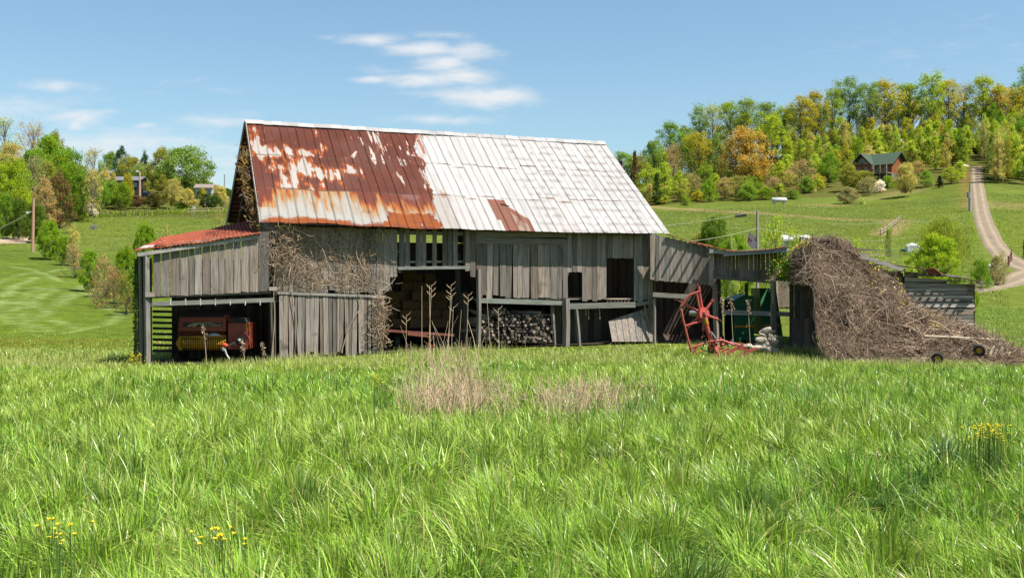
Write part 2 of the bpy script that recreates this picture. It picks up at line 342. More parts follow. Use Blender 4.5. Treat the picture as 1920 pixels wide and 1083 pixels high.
def road(name, line, w, n=160, rut=True, colr=(.34, .275, .195)):
    W = smoothline([tuple(hit(a, b))[:2] for a, b in line], n); T = np.gradient(W, axis=0); T /= np.linalg.norm(T, axis=1)[:, None]; N = np.stack([-T[:, 1], T[:, 0]], -1)
    wv = np.interp(np.linspace(0, 1, n), np.linspace(0, 1, len(w)), w); m = 13; V = []; CC = []
    for j in range(m):
        u = j / (m - 1) * 2 - 1; jit = (vn(np.arange(n), np.full(n, j), 3, 8) - .5) * (.13 if abs(u) > .9 else 0)
        P = W + N * ((u * wv / 2) * (1 + jit))[:, None]; z = ground(P[:, 0], P[:, 1]) + (.10 if abs(u) < .95 else -.02)
        V.append(np.stack([P[:, 0], P[:, 1], z], -1)); r = .82 + .4 * math.exp(-((abs(u) - .45) / .16) ** 2) * (1 if rut else 0)
        CC.append(np.array(colr)[None, :] * r * (.8 + .4 * fbm(P[:, 0], P[:, 1], 1.2, 4))[:, None])
    V = np.stack(V, 1); CC = np.stack(CC, 1); idx = np.arange(n * m).reshape(n, m)
    Q = np.stack([idx[:-1, :-1], idx[1:, :-1], idx[1:, 1:], idx[:-1, 1:]], -1).reshape(-1, 4)
    return tag(link(name, npmesh(name, V, Q, CC), M['road'], smooth=True), kind='structure')
road('dirt_road', [(1831, 312), (1832, 345), (1838, 385), (1846, 420), (1858, 447), (1876, 472), (1900, 494), (1950, 512)], [2.9, 2.9, 3.0, 3.1, 3.1, 3.1, 3.4])
road('farm_track', [(1800, 548), (1850, 540), (1895, 530), (1925, 516), (1950, 508)], [2.4, 2.8, 3.6, 4.2])
road('driveway', [(-60, 452), (-10, 455), (20, 454), (50, 444)], [5, 6, 5, 3], colr=(.50, .39, .27))
# ------------------------------------------------------------------ barn
class Wall:
    def __init__(s, ax, ay, bx, by):
        l = math.hypot(bx - ax, by - ay); s.ax, s.ay = ax, ay; s.ux, s.uy = (bx - ax) / l, (by - ay) / l; s.L = l
        s.rz = math.atan2(s.uy, s.ux)
    def w(s, px, py, v=0.):
        k = (px - 960) / F; ax = s.ax - s.uy * v; ay = s.ay + s.ux * v
        q = (k * ay - ax) / (s.ux - k * s.uy); Y = ay + q * s.uy; return q, E - (py - 541.5) / F * Y
    def P(s, q, z, v=0.): return Vector((s.ax + s.ux * q - s.uy * v, s.ay + s.uy * q + s.ux * v, z))
    def pp(s, px, py, v=0.): q, z = s.w(px, py, v); return s.P(q, z, v)
def ipol(tab):
    xs = [t[0] for t in tab]; zs = [t[1] for t in tab]; return lambda x: float(np.interp(x, xs, zs))
def wcol(r=random):
    k = r.uniform(.52, 1.28); w = r.uniform(-.02, .03); return (.242 * k + w * .5, .206 * k, .174 * k - w * .3)
def planks(mb, W, xs, top, bot, v=0., gap=.012, jit=.035, lean=.0, th=.028, tone=1.0, skip=(), zj=.0):
    for i in range(len(xs) - 1):
        if i in skip: continue
        xm = (xs[i] + xs[i + 1]) / 2; s0 = W.w(xs[i], 541, v)[0]; s1 = W.w(xs[i + 1], 541, v)[0]
        zt = W.w(xm, top(xm), v)[1]; zb = W.w(xm, bot(xm), v)[1] + random.uniform(-jit, jit) * 1.5 + (random.uniform(.05, .22) if jit > .02 and random.random() < .12 else 0); zt += random.uniform(-zj, zj)
        g = gap * random.uniform(.3, 1.7); l0 = random.uniform(-lean, lean); l1 = l0 + random.uniform(-lean, lean) * .25; dv = random.uniform(-.012, .012); dv2 = random.uniform(-.022, .012)
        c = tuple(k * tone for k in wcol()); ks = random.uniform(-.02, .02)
        a0, a1 = s0 + g / 2, s1 - g / 2
        mb.hexa([W.P(a0 + l0, zb + ks, v + dv2), W.P(a1 + l1, zb - ks, v + dv2), W.P(a1, zt, v + dv), W.P(a0, zt, v + dv),
                 W.P(a0 + l0, zb + ks, v + dv2 + th), W.P(a1 + l1, zb - ks, v + dv2 + th), W.P(a1, zt, v + dv + th), W.P(a0, zt, v + dv + th)], c)
def cuts(a, b, n, j=.22):
    w = np.array([random.uniform(1 - j, 1 + j) for _ in range(n)]); w = np.cumsum(w) / w.sum(); return [a] + [a + (b - a) * float(k) for k in w]
A0 = (-9.46, 40.0); ang = math.radians(22)
B0 = (A0[0] + math.cos(ang) * 10, A0[1] + math.sin(ang) * 10)
WB = Wall(*A0, *B0)
V0 = .62                                   # the boarded front stands under the eave
barn = empty('barn', WB.P(8.8, gz(-1, 44), 3.8), 'weathered grey board barn with half rusted, half white tin gable roof', 'barn')
# roof, front slope: painted tin in three courses, standing seams, rust
c0 = WB.w(487, 414, 0); c1 = WB.w(1256, 438, 0); c2 = WB.w(460, 226, 3.77); c3 = WB.w(1133, 267, 3.77)
na, nb = 1040, 190
aa = np.linspace(0, 1, na); bb = np.linspace(0, 1, nb); Ag, Bg = np.meshgrid(aa, bb)
s_top = c2[0] + (c3[0] - c2[0]) * Ag; s_bot = c0[0] + (c1[0] - c0[0]) * Ag; Sg = s_top * (1 - Bg) + s_bot * Bg
z_top = c2[1] + (c3[1] - c2[1]) * Ag; z_bot = c0[1] + (c1[1] - c0[1]) * Ag - .10 * np.sin(np.pi * Ag) ; Zg = z_top * (1 - Bg) + z_bot * Bg
Vg = 3.77 * (1 - Bg)
Xm = Ag * 17.4; Ym = Bg * 5.75
Zg = Zg + (fbm(Xm, Ym, 2.6, 3, 3) - .5) * .13 + (fbm(Xm, Ym * 0, 1.3, 6, 2) - .5) * .07 * sstep(.85, 1, Bg)
wig = (vn(Xm * 0, Ym, 1.7, 2) - .5) * .05
seam = np.mod(Xm + wig, .355); sid = np.floor((Xm + wig) / .355); big = np.mod(sid, 2) == 0
rib = np.exp(-((seam - .03) / .017) ** 2) * np.where(big, .055, .022)
shift = (hsh(np.floor(sid / 2), sid * 0, 4) - .5) * np.where((Ag > .5) & (Ag < .8), .10, .012) ; shift = np.where(Ag > .82, .0, shift)
l1 = .345 + shift * .8; l2 = .675 + shift * .6 - .01 * (Ag > .82)
lapd = np.minimum(np.abs(Bg - l1), np.abs(Bg - l2)); course = (Bg > l1).astype(float) + (Bg > l2)
rib = rib + .012 * (1 - sstep(0, .04, np.where(Bg < l1, l1 - Bg, np.where(Bg < l2, l2 - Bg, 1))))
nvec = np.array([0, -math.sin(math.radians(49)), math.cos(math.radians(49))])
Vg = Vg + rib * nvec[1]; Zg = Zg + rib * nvec[2]
# colours
n_f = fbm(Xm, Ym, .55, 21, 5); n_s = fbm(Xm, Ym * .16, .11, 27, 3); n_g = fbm(Xm, Ym * .45, .20, 28, 4); n_v = fbm(Xm, Ym * .22, .22, 22, 4); n_c = fbm(Xm, Ym, 1.6, 23, 4); n_p = hsh(sid, course, 31)
white = np.array([.88, .86, .84])[None, None, :] * (.90 + .13 * n_p[..., None]) * (.92 + .12 * n_c[..., None])
white = white * (.86 + .2 * n_s[..., None]) * (1 - .16 * (sstep(.5, .75, n_g) * n_p)[..., None] * np.array([.7, 1, 1.1]))
dots = np.exp(-((np.mod(Ym, .42) - .21) / .09) ** 2) * sstep(.35, .6, vn(Xm, Ym, .2, 40)) * sstep(.62, .70, Ag) * np.where((Bg > .72) | (Bg < .66), .34, .2)
white = white * (1 - dots[..., None] * np.array([.8, .95, .95]))
pinkp = ((Bg > l2) & (Ag > .44) & (Ag < .76) & (n_p > .45)).astype(float) * .09; white = white * (1 - pinkp[..., None] * np.array([.7, 1, 1]))
dark = np.array([.185, .046, .026]); plum = np.array([.21, .078, .058]); orange = np.array([.56, .135, .022]); tanc = np.array([.60, .40, .22]); grey = np.array([.62, .59, .545])
pl = (sstep(.42, .62, n_c) * .8)[..., None] * (n_p[..., None] * .6 + .5); deep = dark * (1 - pl) + plum * pl; deep = deep * (.75 + .5 * n_f[..., None])
edge = .432 - .028 * Bg + (n_f - .5) * .035 + (n_v - .5) * .03
inr = Ag < edge
def blob(ca, cb, ra, rb): return 1 - np.sqrt(((Ag - ca) / ra) ** 2 + ((Bg - cb) / rb) ** 2)
sc = np.maximum.reduce([blob(.115, .47, .075, .17), blob(.06, .33, .055, .12), blob(.022, .20, .016, .22), blob(.185, .50, .035, .10), blob(.235, .46, .03, .09), blob(.16, .53, .07, .07),
                        blob(.175, .28, .018, .10), blob(.13, .30, .02, .08), blob(.09, .30, .03, .13), blob(.075, .68, .025, .22) * 1.1, blob(.125, .75, .03, .2)]) * .66
top = sstep(.52, .72, n_s * .6 + n_v * .4) * (1 - sstep(.25, .60, Bg)) * sstep(.16, .3, Ag) * 1.25 - .35
top = np.maximum(top, sstep(.56, .66, n_s * .6 + n_v * .4) * sstep(.30, .38, Ag) * (1 - sstep(.5, .66, Bg)) * 1.1 - .35)
top = np.maximum(top, (1 - np.abs(Bg - (.30 + .05 * np.sin(Xm * 5))) / .03) * sstep(.5, .66, n_f) * .9 - .1)
sc = np.maximum(sc, np.where((Bg < .02), .4, -1)) ; sc = np.maximum(sc, top)
sc = sc + (n_f - .5) * .95 + (n_v - .5) * .75 + (n_g - .5) * .95 + (n_s - .5) * .7 - .17
wm = sstep(.20, .30, sc)[..., None]; om = sstep(-.04, .16, sc)[..., None]
up = deep * (1 - om) + orange * om; up = up * (1 - wm) + (white * .72 + tanc * .25) * wm
T = (Bg - .665) / .335; q = T * .95 - .03 + (n_v - .5) * .75 + (n_s - .5) * .75 + (n_f - .5) * .35 + (sstep(.17, .06, Ag)) * -.05 + .18 * sstep(.16, .05, np.abs(Ag - .13)) * 1.5
q = q - .30 * sstep(.20, .3, Ag) * sstep(.45, .36, Ag) * (1 - T) - sstep(.06, .0, Ag) * .5 * (T < .6)
def ramp(x, pts):
    out = np.zeros(x.shape + (3,)); ks = [p[0] for p in pts]
    for i in range(3): out[..., i] = np.interp(x, ks, [p[1][i] for p in pts])
    return out
low = ramp(q, [(-.1, dark * 1.3), (.06, (.26, .07, .04)), (.17, orange), (.30, (.60, .27, .09)), (.44, tanc), (.58, (.60, .50, .40)), (.8, grey)])
pinkz = (sstep(.40, .52, n_c) * sstep(.20, .34, Ag) * sstep(.45, .38, Ag) * (1 - sstep(.15, .45, T)))[..., None] * .8; low = low * (1 - pinkz) + np.array([.36, .17, .15]) * pinkz
bot = sstep(.955, .985, Bg + (n_f - .5) * .10) + ((Ag > .285) & (Ag < .405) & (Bg > .855 + (n_f - .5) * .09) & (n_f > .42)) * 1.0 + sstep(.60, .72, n_f) * sstep(.70, .95, Bg) * sstep(.18, .26, Ag) * .9
bot = np.clip(bot, 0, 1)[..., None]; rustc = dark * 1.6 * (1 - sstep(.42, .6, n_f)[..., None]) + orange * .8 * sstep(.42, .6, n_f)[..., None]; low = low * (1 - bot) + rustc * bot
rc = np.where((Bg < l2 + 0 * Ag)[..., None], up, low)
Cr = np.where(inr[..., None], rc, white)
trs = (sstep(.03, 0, np.abs(Ag - edge - .008)) * sstep(.5, .66, n_v) * (Bg < .7))[..., None] * .9; Cr = Cr * (1 - trs) + orange * .9 * trs
graze = (sstep(.47, .43, Ag) * (Ag > edge) * (Bg > .66) * (.4 + .6 * n_v))[..., None] * .6; Cr = Cr * (1 - graze) + np.array([.42, .33, .24]) * graze
pa = ((Ag > .553 + .01 * (Bg > .9)) & (Ag < .598) & (Bg > .69)); pb = ((Ag >= .598) & (Ag < .638) & (Bg > .76 + (Ag - .598) * 3.2))
Cr = np.where(pa[..., None], np.array([.36, .15, .10]) * (.75 + .5 * n_f[..., None]), Cr)
tb = sstep(.45, .55, n_v)[..., None]; Cr = np.where(pb[..., None], np.array([.52, .37, .28]) * tb + np.array([.33, .13, .08]) * (1 - tb), Cr)
seamd = (np.exp(-((seam - .055) / .016) ** 2) * np.where(big, .92, .55))[..., None]; Cr = Cr * (1 - seamd) + np.array([.16, .085, .06]) * seamd
lapm = (sstep(.006, .002, lapd) * (.35 + .55 * (n_v > .5)) * np.where((Ag > .5) & (n_p < .25), 0, 1))[..., None]; Cr = Cr * (1 - lapm) + np.array([.20, .10, .07]) * lapm
rustw = (sstep(.66, .76, n_f) * sstep(.015, 0, np.minimum(lapd, 1 - Bg)) * .8)[..., None]; Cr = Cr * (1 - rustw) + np.array([.33, .13, .07]) * rustw
bp = base_of(barn)
WX = WB.ax + WB.ux * Sg - WB.uy * Vg; WY = WB.ay + WB.uy * Sg + WB.ux * Vg
V = np.stack([WX - bp.x, WY - bp.y, Zg - bp.z], -1)
idx = np.arange(na * nb).reshape(nb, na); Q = np.stack([idx[1:, :-1], idx[1:, 1:], idx[:-1, 1:], idx[:-1, :-1]], -1).reshape(-1, 4)
hole = (np.abs(Ag[:-1, :-1] - .592) < .010) & (np.abs(Bg[:-1, :-1] - .745 - (Ag[:-1, :-1] - .592) * 1.0) < .008); Q = Q[~hole.ravel()]
rf = link('roof', npmesh('roof', V, Q, Cr), M['metal'], barn); rf['label'] = 'front roof slope of standing seam tin, rusted brown and orange on the left, white on the right'
# back slope, ridge cap, laths and rafters
m = MB(); bl = WB.w(425, 416, 7.54); zr = (c2[1] + c3[1]) / 2
tl = WB.P(c2[0], c2[1] - .03, 3.79); tr = WB.P(c3[0], c3[1] - .03, 3.79); b_l = WB.P(bl[0], bl[1], 7.54); b_r = WB.P(c1[0] - .3, c1[1] - .1, 7.54); dn = Vector((0, 0, -.035))
m.hexa([b_l + dn, b_r + dn, tr + dn, tl + dn, b_l, b_r, tr, tl]); m.build('roof', M['rust'], barn, label='rusted back roof slope')
m = MB()
nseg = 46
for i in range(nseg):
    t0, t1 = i / nseg, (i + 1) / nseg - .0006; off = Vector((0, 0, .035 + random.uniform(-.012, .012)))
    p = WB.P(c2[0] + (c3[0] - c2[0]) * t0 - .03, c2[1] + (c3[1] - c2[1]) * t0, 3.77) + off; q_ = WB.P(c2[0] + (c3[0] - c2[0]) * t1 + .03, c2[1] + (c3[1] - c2[1]) * t1, 3.77) + off
    for sgn in (-1, 1):
        d = WB.P(0, 0, sgn * .16) - WB.P(0, 0, 0) + Vector((0, 0, -.17)); k = random.uniform(.75, 1.05); u = Vector((0, 0, .008))
        m.hexa([p, q_, q_ + d, p + d, p + u, q_ + u, q_ + d + u, p + d + u], (.8 * k, .77 * k, .75 * k))
m.build('ridge_cap', M['metal'], barn)
m = MB()
for i in range(22):                       # laths under both slopes
    b = (i + .5) / 22; h0 = c2[1] * (1 - b) + c0[1] * b - .16; h1 = c2[1] * (1 - b) + bl[1] * b - .16
    m.beam(WB.P(c2[0] * (1 - b) + c0[0] * b + .06, h0, 3.77 * (1 - b)), WB.P(16.2 + .8 * b, h0 - .12, 3.77 * (1 - b)), .09, .03, (.12, .11, .10))
    m.beam(WB.P(c2[0] * (1 - b) + bl[0] * b + .06, h1, 3.77 + 3.77 * b), WB.P(16.2 + .8 * b, h1 - .12, 3.77 + 3.77 * b), .12, .03, (.12, .11, .10))
m.build('lath', M['woodh'], barn)
m = MB()
for i in range(15):
    s = .15 + i * 1.16; t = i / 14
    for e, vv in ((c0[1] + (c1[1] - c0[1]) * t + .2, .35), (bl[1] - .1, 7.4)):
        m.beam(WB.P(s * .94 + .2, zr - .28 + (c2[1] - zr) * (1 - 2 * t), 3.77), WB.P(s, e - .26, vv), .05, .12, (.16, .15, .13))
m.build('rafter', M['woodh'], barn)
m = MB(); m.beam(WB.P(c2[0], c2[1] - .1, 3.70), WB.P(c0[0] + .0, c0[1] - .12, .0), .03, .2, (.3, .28, .25)); m.beam(WB.P(c2[0] - .02, c2[1] - .1, 3.84), WB.P(bl[0] - .02, bl[1] - .14, 7.54), .03, .2, (.28, .26, .23))
m.build('bargeboard', M['woodh'], barn)

# front boarding -------------------------------------------------
m = MB()
planks(m, WB, cuts(517, 745, 18), ipol([(517, 424), (745, 430)]), ipol([(517, 549), (722, 549), (748, 505)]), V0, .014)
m.build('wall', M['wood'], barn, label='upper left front boarding behind dead vines')
m = MB()
planks(m, WB, cuts(748, 880, 13, .1), ipol([(748, 426), (880, 430)]), ipol([(748, 500), (880, 499)]), V0 + .02, .02, .01, skip=(2, 5, 7, 11), tone=.8)
m.build('wall', M['wood'], barn, label='gappy slats over the wide opening')
m = MB()
planks(m, WB, cuts(873, 893, 2), ipol([(873, 430), (893, 432)]), ipol([(873, 500), (897, 532)]), V0 - .05, .01, tone=1.0, lean=.05)
planks(m, WB, cuts(892, 1064, 15), ipol([(892, 447), (1064, 449)]), ipol([(892, 558), (1064, 560)]), V0, .022, .03, lean=.05)
m.build('wall', M['wood'], barn, label='loose front boards over the woodpile')
m = MB()
for (y0, y1, x0, x1, vv) in ((433, 444, 889, 1062, .0), (444, 457, 891, 1063, -.02), (428, 433, 880, 1060, .03)):
    m.hexa([WB.pp(x0, y1, V0 + vv - .03), WB.pp(x1, y1 + 1, V0 + vv - .03), WB.pp(x1, y0 + 4, V0 + vv - .03), WB.pp(x0, y0, V0 + vv - .03),
            WB.pp(x0, y1, V0 + vv - .0), WB.pp(x1, y1 + 1, V0 + vv - .0), WB.pp(x1, y0 + 4, V0 + vv), WB.pp(x0, y0, V0 + vv)], wcol())
m.build('header_board', M['woodh'], barn)
m = MB()
planks(m, WB, [1064, 1073, 1082, 1091], ipol([(1064, 436), (1091, 437)]), ipol([(1064, 510), (1091, 510)]), V0, .012, .004)
planks(m, WB, cuts(1091.5, 1137, 5), ipol([(1091, 436), (1137, 438)]), ipol([(1091, 563), (1137, 564)]), V0, .013)
planks(m, WB, cuts(1137.5, 1188, 5), ipol([(1137, 438), (1188, 440)]), ipol([(1137, 484), (1188, 484)]), V0, .012, .004)
planks(m, WB, cuts(1188.5, 1224, 4), ipol([(1188, 440), (1224, 441)]), ipol([(1188, 565), (1224, 565)]), V0, .012)
m.build('wall', M['wood'], barn, label='right front boarding with two square openings')
m = MB()
planks(m, WB, cuts(540, 716, 24, .3), ipol([(525, 553), (716, 556)]), ipol([(525, 670), (600, 668), (716, 662)]), V0 - .10, .022, .05, lean=.05)
planks(m, WB, [523, 531, 540], ipol([(523, 554), (540, 554)]), ipol([(523, 674), (540, 672)]), V0 - .16, .03, .02, lean=.10)
m.build('door', M['wood'], barn, label='sliding door of narrow leaning boards')
m = MB(); m.beam(WB.pp(520, 549, V0 - .12), WB.pp(722, 556, V0 - .12), .05, .10, (.27, .25, .22)); m.build('door_rail', M['woodh'], barn)
def hbeam(name, x0, y0, x1, y1, v, w, h, col=(.25, .25, .22), mat='woodh', label=None):
    k = MB(); k.beam(WB.pp(x0, y0, v), WB.pp(x1, y1, v), w, h, col); return k.build(name, M[mat], barn, label=label)
hbeam('beam', 746, 503, 884, 501, V0, .10, .12, (.2, .21, .19))
hbeam('beam', 748, 491, 880, 490, V0 + .12, .05, .08)
hbeam('beam', 893, 563, 1062, 568, V0 + .06, .14, .20, (.20, .21, .18))
hbeam('beam', 1062, 574, 1190, 571, V0 + .0, .14, .24, (.165, .17, .145)); hbeam('beam', 1188, 571, 1224, 566, V0 + .02, .14, .16, (.2, .2, .18))
hbeam('beam', 560, 432, 1224, 446, V0 + .14, .14, .14, (.2, .19, .17))
def post(x0, y0, x1, y1, v, w, col=(.20, .18, .155)):
    k = MB(); a = WB.pp(x0, y0, v); b = WB.pp(x1, y1, v); b.z = min(b.z, gz(b.x, b.y) - .1); a.z += .0
    mid = (a + b) / 2 + Vector((random.uniform(-.03, .03), 0, 0)); k.tube([a, mid, b], [w / 2 * 1.2] * 3, 4, col); return k.build('post', M['wood'], barn)
post(897, 505, 897, 640, V0, .16); post(1035, 566, 1041, 640, V0 + .2, .13); post(1061, 560, 1061, 640, V0 - .05, .27); post(1080, 575, 1087, 640, V0, .13)
post(1218, 565, 1222, 640, V0, .14); post(1208, 570, 1224, 640, V0 - .1, .07)
for (sx, vv) in ((4.3, 7.2), (9.1, 7.2), (13.2, 7.2), (.5, 7.2), (9.2, 3.9), (13.3, 3.9), (17.1, 7.2), (4.3, 3.9)):
    k = MB(); p = WB.P(sx, 0, vv); k.box((p.x, p.y, 1.0), (.18, .18, 4.6), (.22, .2, .18), WB.rz); k.build('post', M['wood'], barn)
# collapsed wall panel leaning in the right bay
m = MB(); n = 7
for i in range(n):
    t0, t1 = i / n, (i + .93) / n; X = lambda t: 1141 + 82 * t; Yt = lambda t: 601 - 27 * t
    l = 1145 + 82 * t0; r = 1145 + 82 * t1; c = wcol(); off = V0 - .05 + .25 * (1 - 0)
    f = [WB.pp(l + 3, 640, V0 - .25), WB.pp(r + 3, 640, V0 - .25), WB.pp(X(t1), Yt(t1), V0 + .2), WB.pp(X(t0), Yt(t0), V0 + .2)]; bk = [p + Vector((0, .03, 0)) for p in f]; m.hexa(f + bk, c)
m.build('panel', M['wood'], barn, label='grey board panel broken loose and leaning in the right bay')
m = MB()
for i in range(7): a = WB.pp(1141 + i * 6.5, 561, V0 - .04); b = a + Vector((-.14, -.02, -.26)); m.beam(a, b, .05, .02, (.45, .37, .30))
m.beam(WB.pp(1138, 560, V0 - .06), WB.pp(1176, 560, V0 - .06), .04, .05, (.45, .35, .28)); m.build('broken_slat', M['wood'], barn)
m = MB()
for x in (1098, 1124, 1103): m.beam(WB.pp(x, 577, V0 + .1), WB.pp(x + 1, 592 + (x % 3) * 3, V0 + .1), .03, .02, (.3, .25, .2))
m.build('broken_slat', M['wood'], barn)
# back wall, gables, floor of the loft, inner walls
def hwall(name, p0, p1, z0, z1, n, col=.75, gap=.0, skip=(), label=None, th=.03):
    k = MB(); d = (p1 - p0); nn = Vector((-d.y, d.x, 0)).normalized() * th
    for i in range(n):
        if i in skip: continue
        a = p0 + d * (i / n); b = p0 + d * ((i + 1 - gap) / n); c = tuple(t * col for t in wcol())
        zz1 = z1 if not callable(z1) else z1((i + .5) / n); zz0 = z0 + random.uniform(-.02, .02)
        q = [Vector((a.x, a.y, zz0)), Vector((b.x, b.y, zz0)), Vector((b.x, b.y, zz1)), Vector((a.x, a.y, zz1))]; k.hexa(q + [t + nn for t in q], c)
    return k.build(name, M['wood'], barn, label=label)
hwall('wall', WB.P(.5, 0, 7.2), WB.P(17.2, 0, 7.2), -1.2, 3.86, 62, gap=.0, label='back wall')
hwall('wall', WB.P(.5, 0, 7.22), WB.P(17.2, 0, 7.22), 3.88, 4.3, 62, gap=.02, skip=tuple(range(21, 34)), label='strip of boards under the back eave')
gab = lambda t: c0[1] - .35 + (c2[1] - c0[1]) * (1 - abs(2 * t - 1)) * .97
hwall('wall', WB.P(17.25, 0, .6), WB.P(17.25, 0, 7.2), -1.2, lambda t: (c0[1] - .4) + (c2[1] - c0[1]) * .93 * (1 - abs(2 * t - 1)), 24, label='right gable wall')
hwall('wall', WB.P(.72, 0, .58), WB.P(.72, 0, 4.6), 1.2, lambda t: c0[1] - .35 + (c2[1] - c0[1]) * min(t * 4.02 / 3.2, 1) * .95, 16, gap=.03, label='left gable boarding')
hwall('wall', WB.P(.70, 0, .6), WB.P(.70, 0, 7.2), -1.2, 1.25, 24, gap=.12, label='wall behind the lean-to')
hwall('wall', WB.P(8.9, 0, .6 + 1.2), WB.P(8.9, 0, 7.1), -1.2, 1.55, 12, gap=.1, label='inner partition')
hwall('wall', WB.P(4.15, 0, .62), WB.P(4.15, 0, 1.5), -1.2, 1.3, 4, label='inner partition')
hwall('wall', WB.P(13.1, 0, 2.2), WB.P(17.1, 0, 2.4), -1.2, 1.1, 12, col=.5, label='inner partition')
m = MB(); zf = WB.w(1000, 561, V0)[1] - .02
for (sa, sb) in ((.8, 4.3), (9.0, 17.15)):
    P4 = [WB.P(sa, zf, V0 + .1), WB.P(sb, zf, V0 + .1), WB.P(sb, zf, 7.1), WB.P(sa, zf, 7.1)]; m.hexa(P4 + [p + Vector((0, 0, .05)) for p in P4], (.2, .18, .15))
m.build('loft_floor', M['woodh'], barn)
m = MB()
for i in range(9): m.tube([WB.P(11.3 + i * .1, zf + .08 + .07 * i, 1.0), WB.P(12.4, zf + .5 - .04 * i, 1.3)], .04, 5, (.2, .17, .14))
m.build('loose_lumber', M['woodh'], barn)
# lean-to on the left gable
fl = pt(248, 471, 38.2); fr = pt(489, 438, 39.9); br = pt(474, 413, 45.0); blk = pt(300, 447, 42.4)
def leanroof(name, fl, fr, br, bl, n, mb, par, mat='rust', th=.03, amp=.035, k=3):
    m = MB(); u = np.linspace(0, 1, n)
    for i in range(n - 1):
        for j in range(k):
            def P(a, b, e): p = fl.lerp(fr, a).lerp(bl.lerp(br, a), b); return p + Vector((0, 0, amp * (1 if e else 0) + .02 * math.sin(a * 9) + .015 * math.sin(b * 7 + a * 20) - j * .0))
            ee = i % 2
            q = [P(u[i], j / k, ee), P(u[i + 1], j / k, 1 - ee), P(u[i + 1], (j + 1) / k, 1 - ee), P(u[i], (j + 1) / k, ee)]; m.hexa(q + [t + Vector((0, 0, -th)) for t in q])
    return m.build(name, mat if not isinstance(mat, str) else M[mat], par)
LR = material('red_tin', (.40, .105, .055), rough=.8, nscale=3.5, namt=.45, dark=(.50, .33, .22), dscale=2.2, dlo=.62, dhi=.76, spec=.08)
o = leanroof('roof', fl, fr, br, blk, 61, m, barn, LR, amp=.03, k=4); o['label'] = 'low red tin roof of the left lean-to'
m = MB(); m.beam(fl + Vector((.15, .1, -.12)), fr + Vector((-.1, .1, -.12)), .04, .13, (.30, .28, .25)); m.build('fascia', M['woodh'], barn)
m = MB(); p = pt(262, 466, 38.5); m.hexa([p, p + Vector((.45, .1, -.02)), p + Vector((.5, .5, .12)), p + Vector((0, .5, .1)), p + Vector((0, 0, .03)), p + Vector((.45, .1, .03)), p + Vector((.5, .5, .16)), p + Vector((0, .5, .14))], (.75, .72, .7))
m.build('loose_sheet', M['metal'], barn)
m = MB(); p = pt(290, 460, 38.6); m.hexa([p, p + Vector((.42, .0, .0)), p + Vector((.1, .3, .24)), p + Vector((-.02, .3, .22)), p + Vector((0, 0, .02)), p + Vector((.42, 0, .02)), p + Vector((.1, .3, .26)), p + Vector((-.02, .3, .24))]); m.build('loose_sheet', LR, barn)
WL = Wall(pt(268, 541, 38.45).x, 38.45, pt(517, 541, 40.25).x, 40.25)
m = MB(); xs_ = [287, 302, 319, 338, 354, 365, 379, 395, 410, 422, 438, 452, 467, 485, 505]
planks(m, WL, xs_, ipol([(287, 462), (505, 433)]), ipol([(287, 555), (345, 554), (505, 545)]), .05, .02, .012); m.build('wall', M['wood'], barn, label='wide grey boards of the lean-to')
def wl(name, x0, y0, x1, y1, v, w, h, col, mat='woodh'):
    k = MB(); k.beam(WL.pp(x0, y0, v), WL.pp(x1, y1, v), w, h, col); return k.build(name, M[mat], barn)
wl('beam', 272, 552, 290, 552, -.05, .2, .17, (.3, .25, .21)); wl('beam', 272, 570, 514, 562, .05, .12, .16, (.19, .19, .165)); wl('beam', 284, 557, 508, 548, .16, .1, .08, (.14, .13, .11))
wl('beam', 504, 541, 519, 541, .0, .1, .14, (.3, .27, .24))
def wp(x0, y0, x1, y1, v, w, col=(.21, .19, .165)):
    k = MB(); a = WL.pp(x0, y0, v); b = WL.pp(x1, y1, v); b.z = gz(b.x, b.y) - .15; k.tube([a, (a + b) / 2, b], [w * .55, w * .6, w * .6], 4, col); k.build('post', M['wood'], barn)
wp(274, 475, 277, 690, .0, .2); wp(262, 478, 266, 690, .2, .10, (.2, .18, .15)); wp(508, 560, 512, 690, .5, .1, (.15, .13, .1))
m = MB()
for i in range(9):                                           # slatted rail at the back left of the lean-to
    y = 573 + i * 10.5; a = pt(286, y, 42.0); b = pt(330, y + 1, 42.3); m.beam(a, b, .03, .10, (.10, .09, .08))
m.build('slat', M['woodh'], barn)
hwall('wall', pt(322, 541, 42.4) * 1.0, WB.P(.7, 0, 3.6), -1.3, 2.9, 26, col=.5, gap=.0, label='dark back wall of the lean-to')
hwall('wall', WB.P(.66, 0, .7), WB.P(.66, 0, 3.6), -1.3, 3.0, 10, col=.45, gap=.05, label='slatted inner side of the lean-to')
m = MB()
for i in range(7): a = WL.pp(284 + i * 5, 563, .3); m.beam(WL.pp(320 + i * 28, 560, .02), WL.pp(316 + i * 28 + 4, 572, -.04), .03, .015, (.5, .46, .4))
m.build('broken_slat', M['wood'], barn)
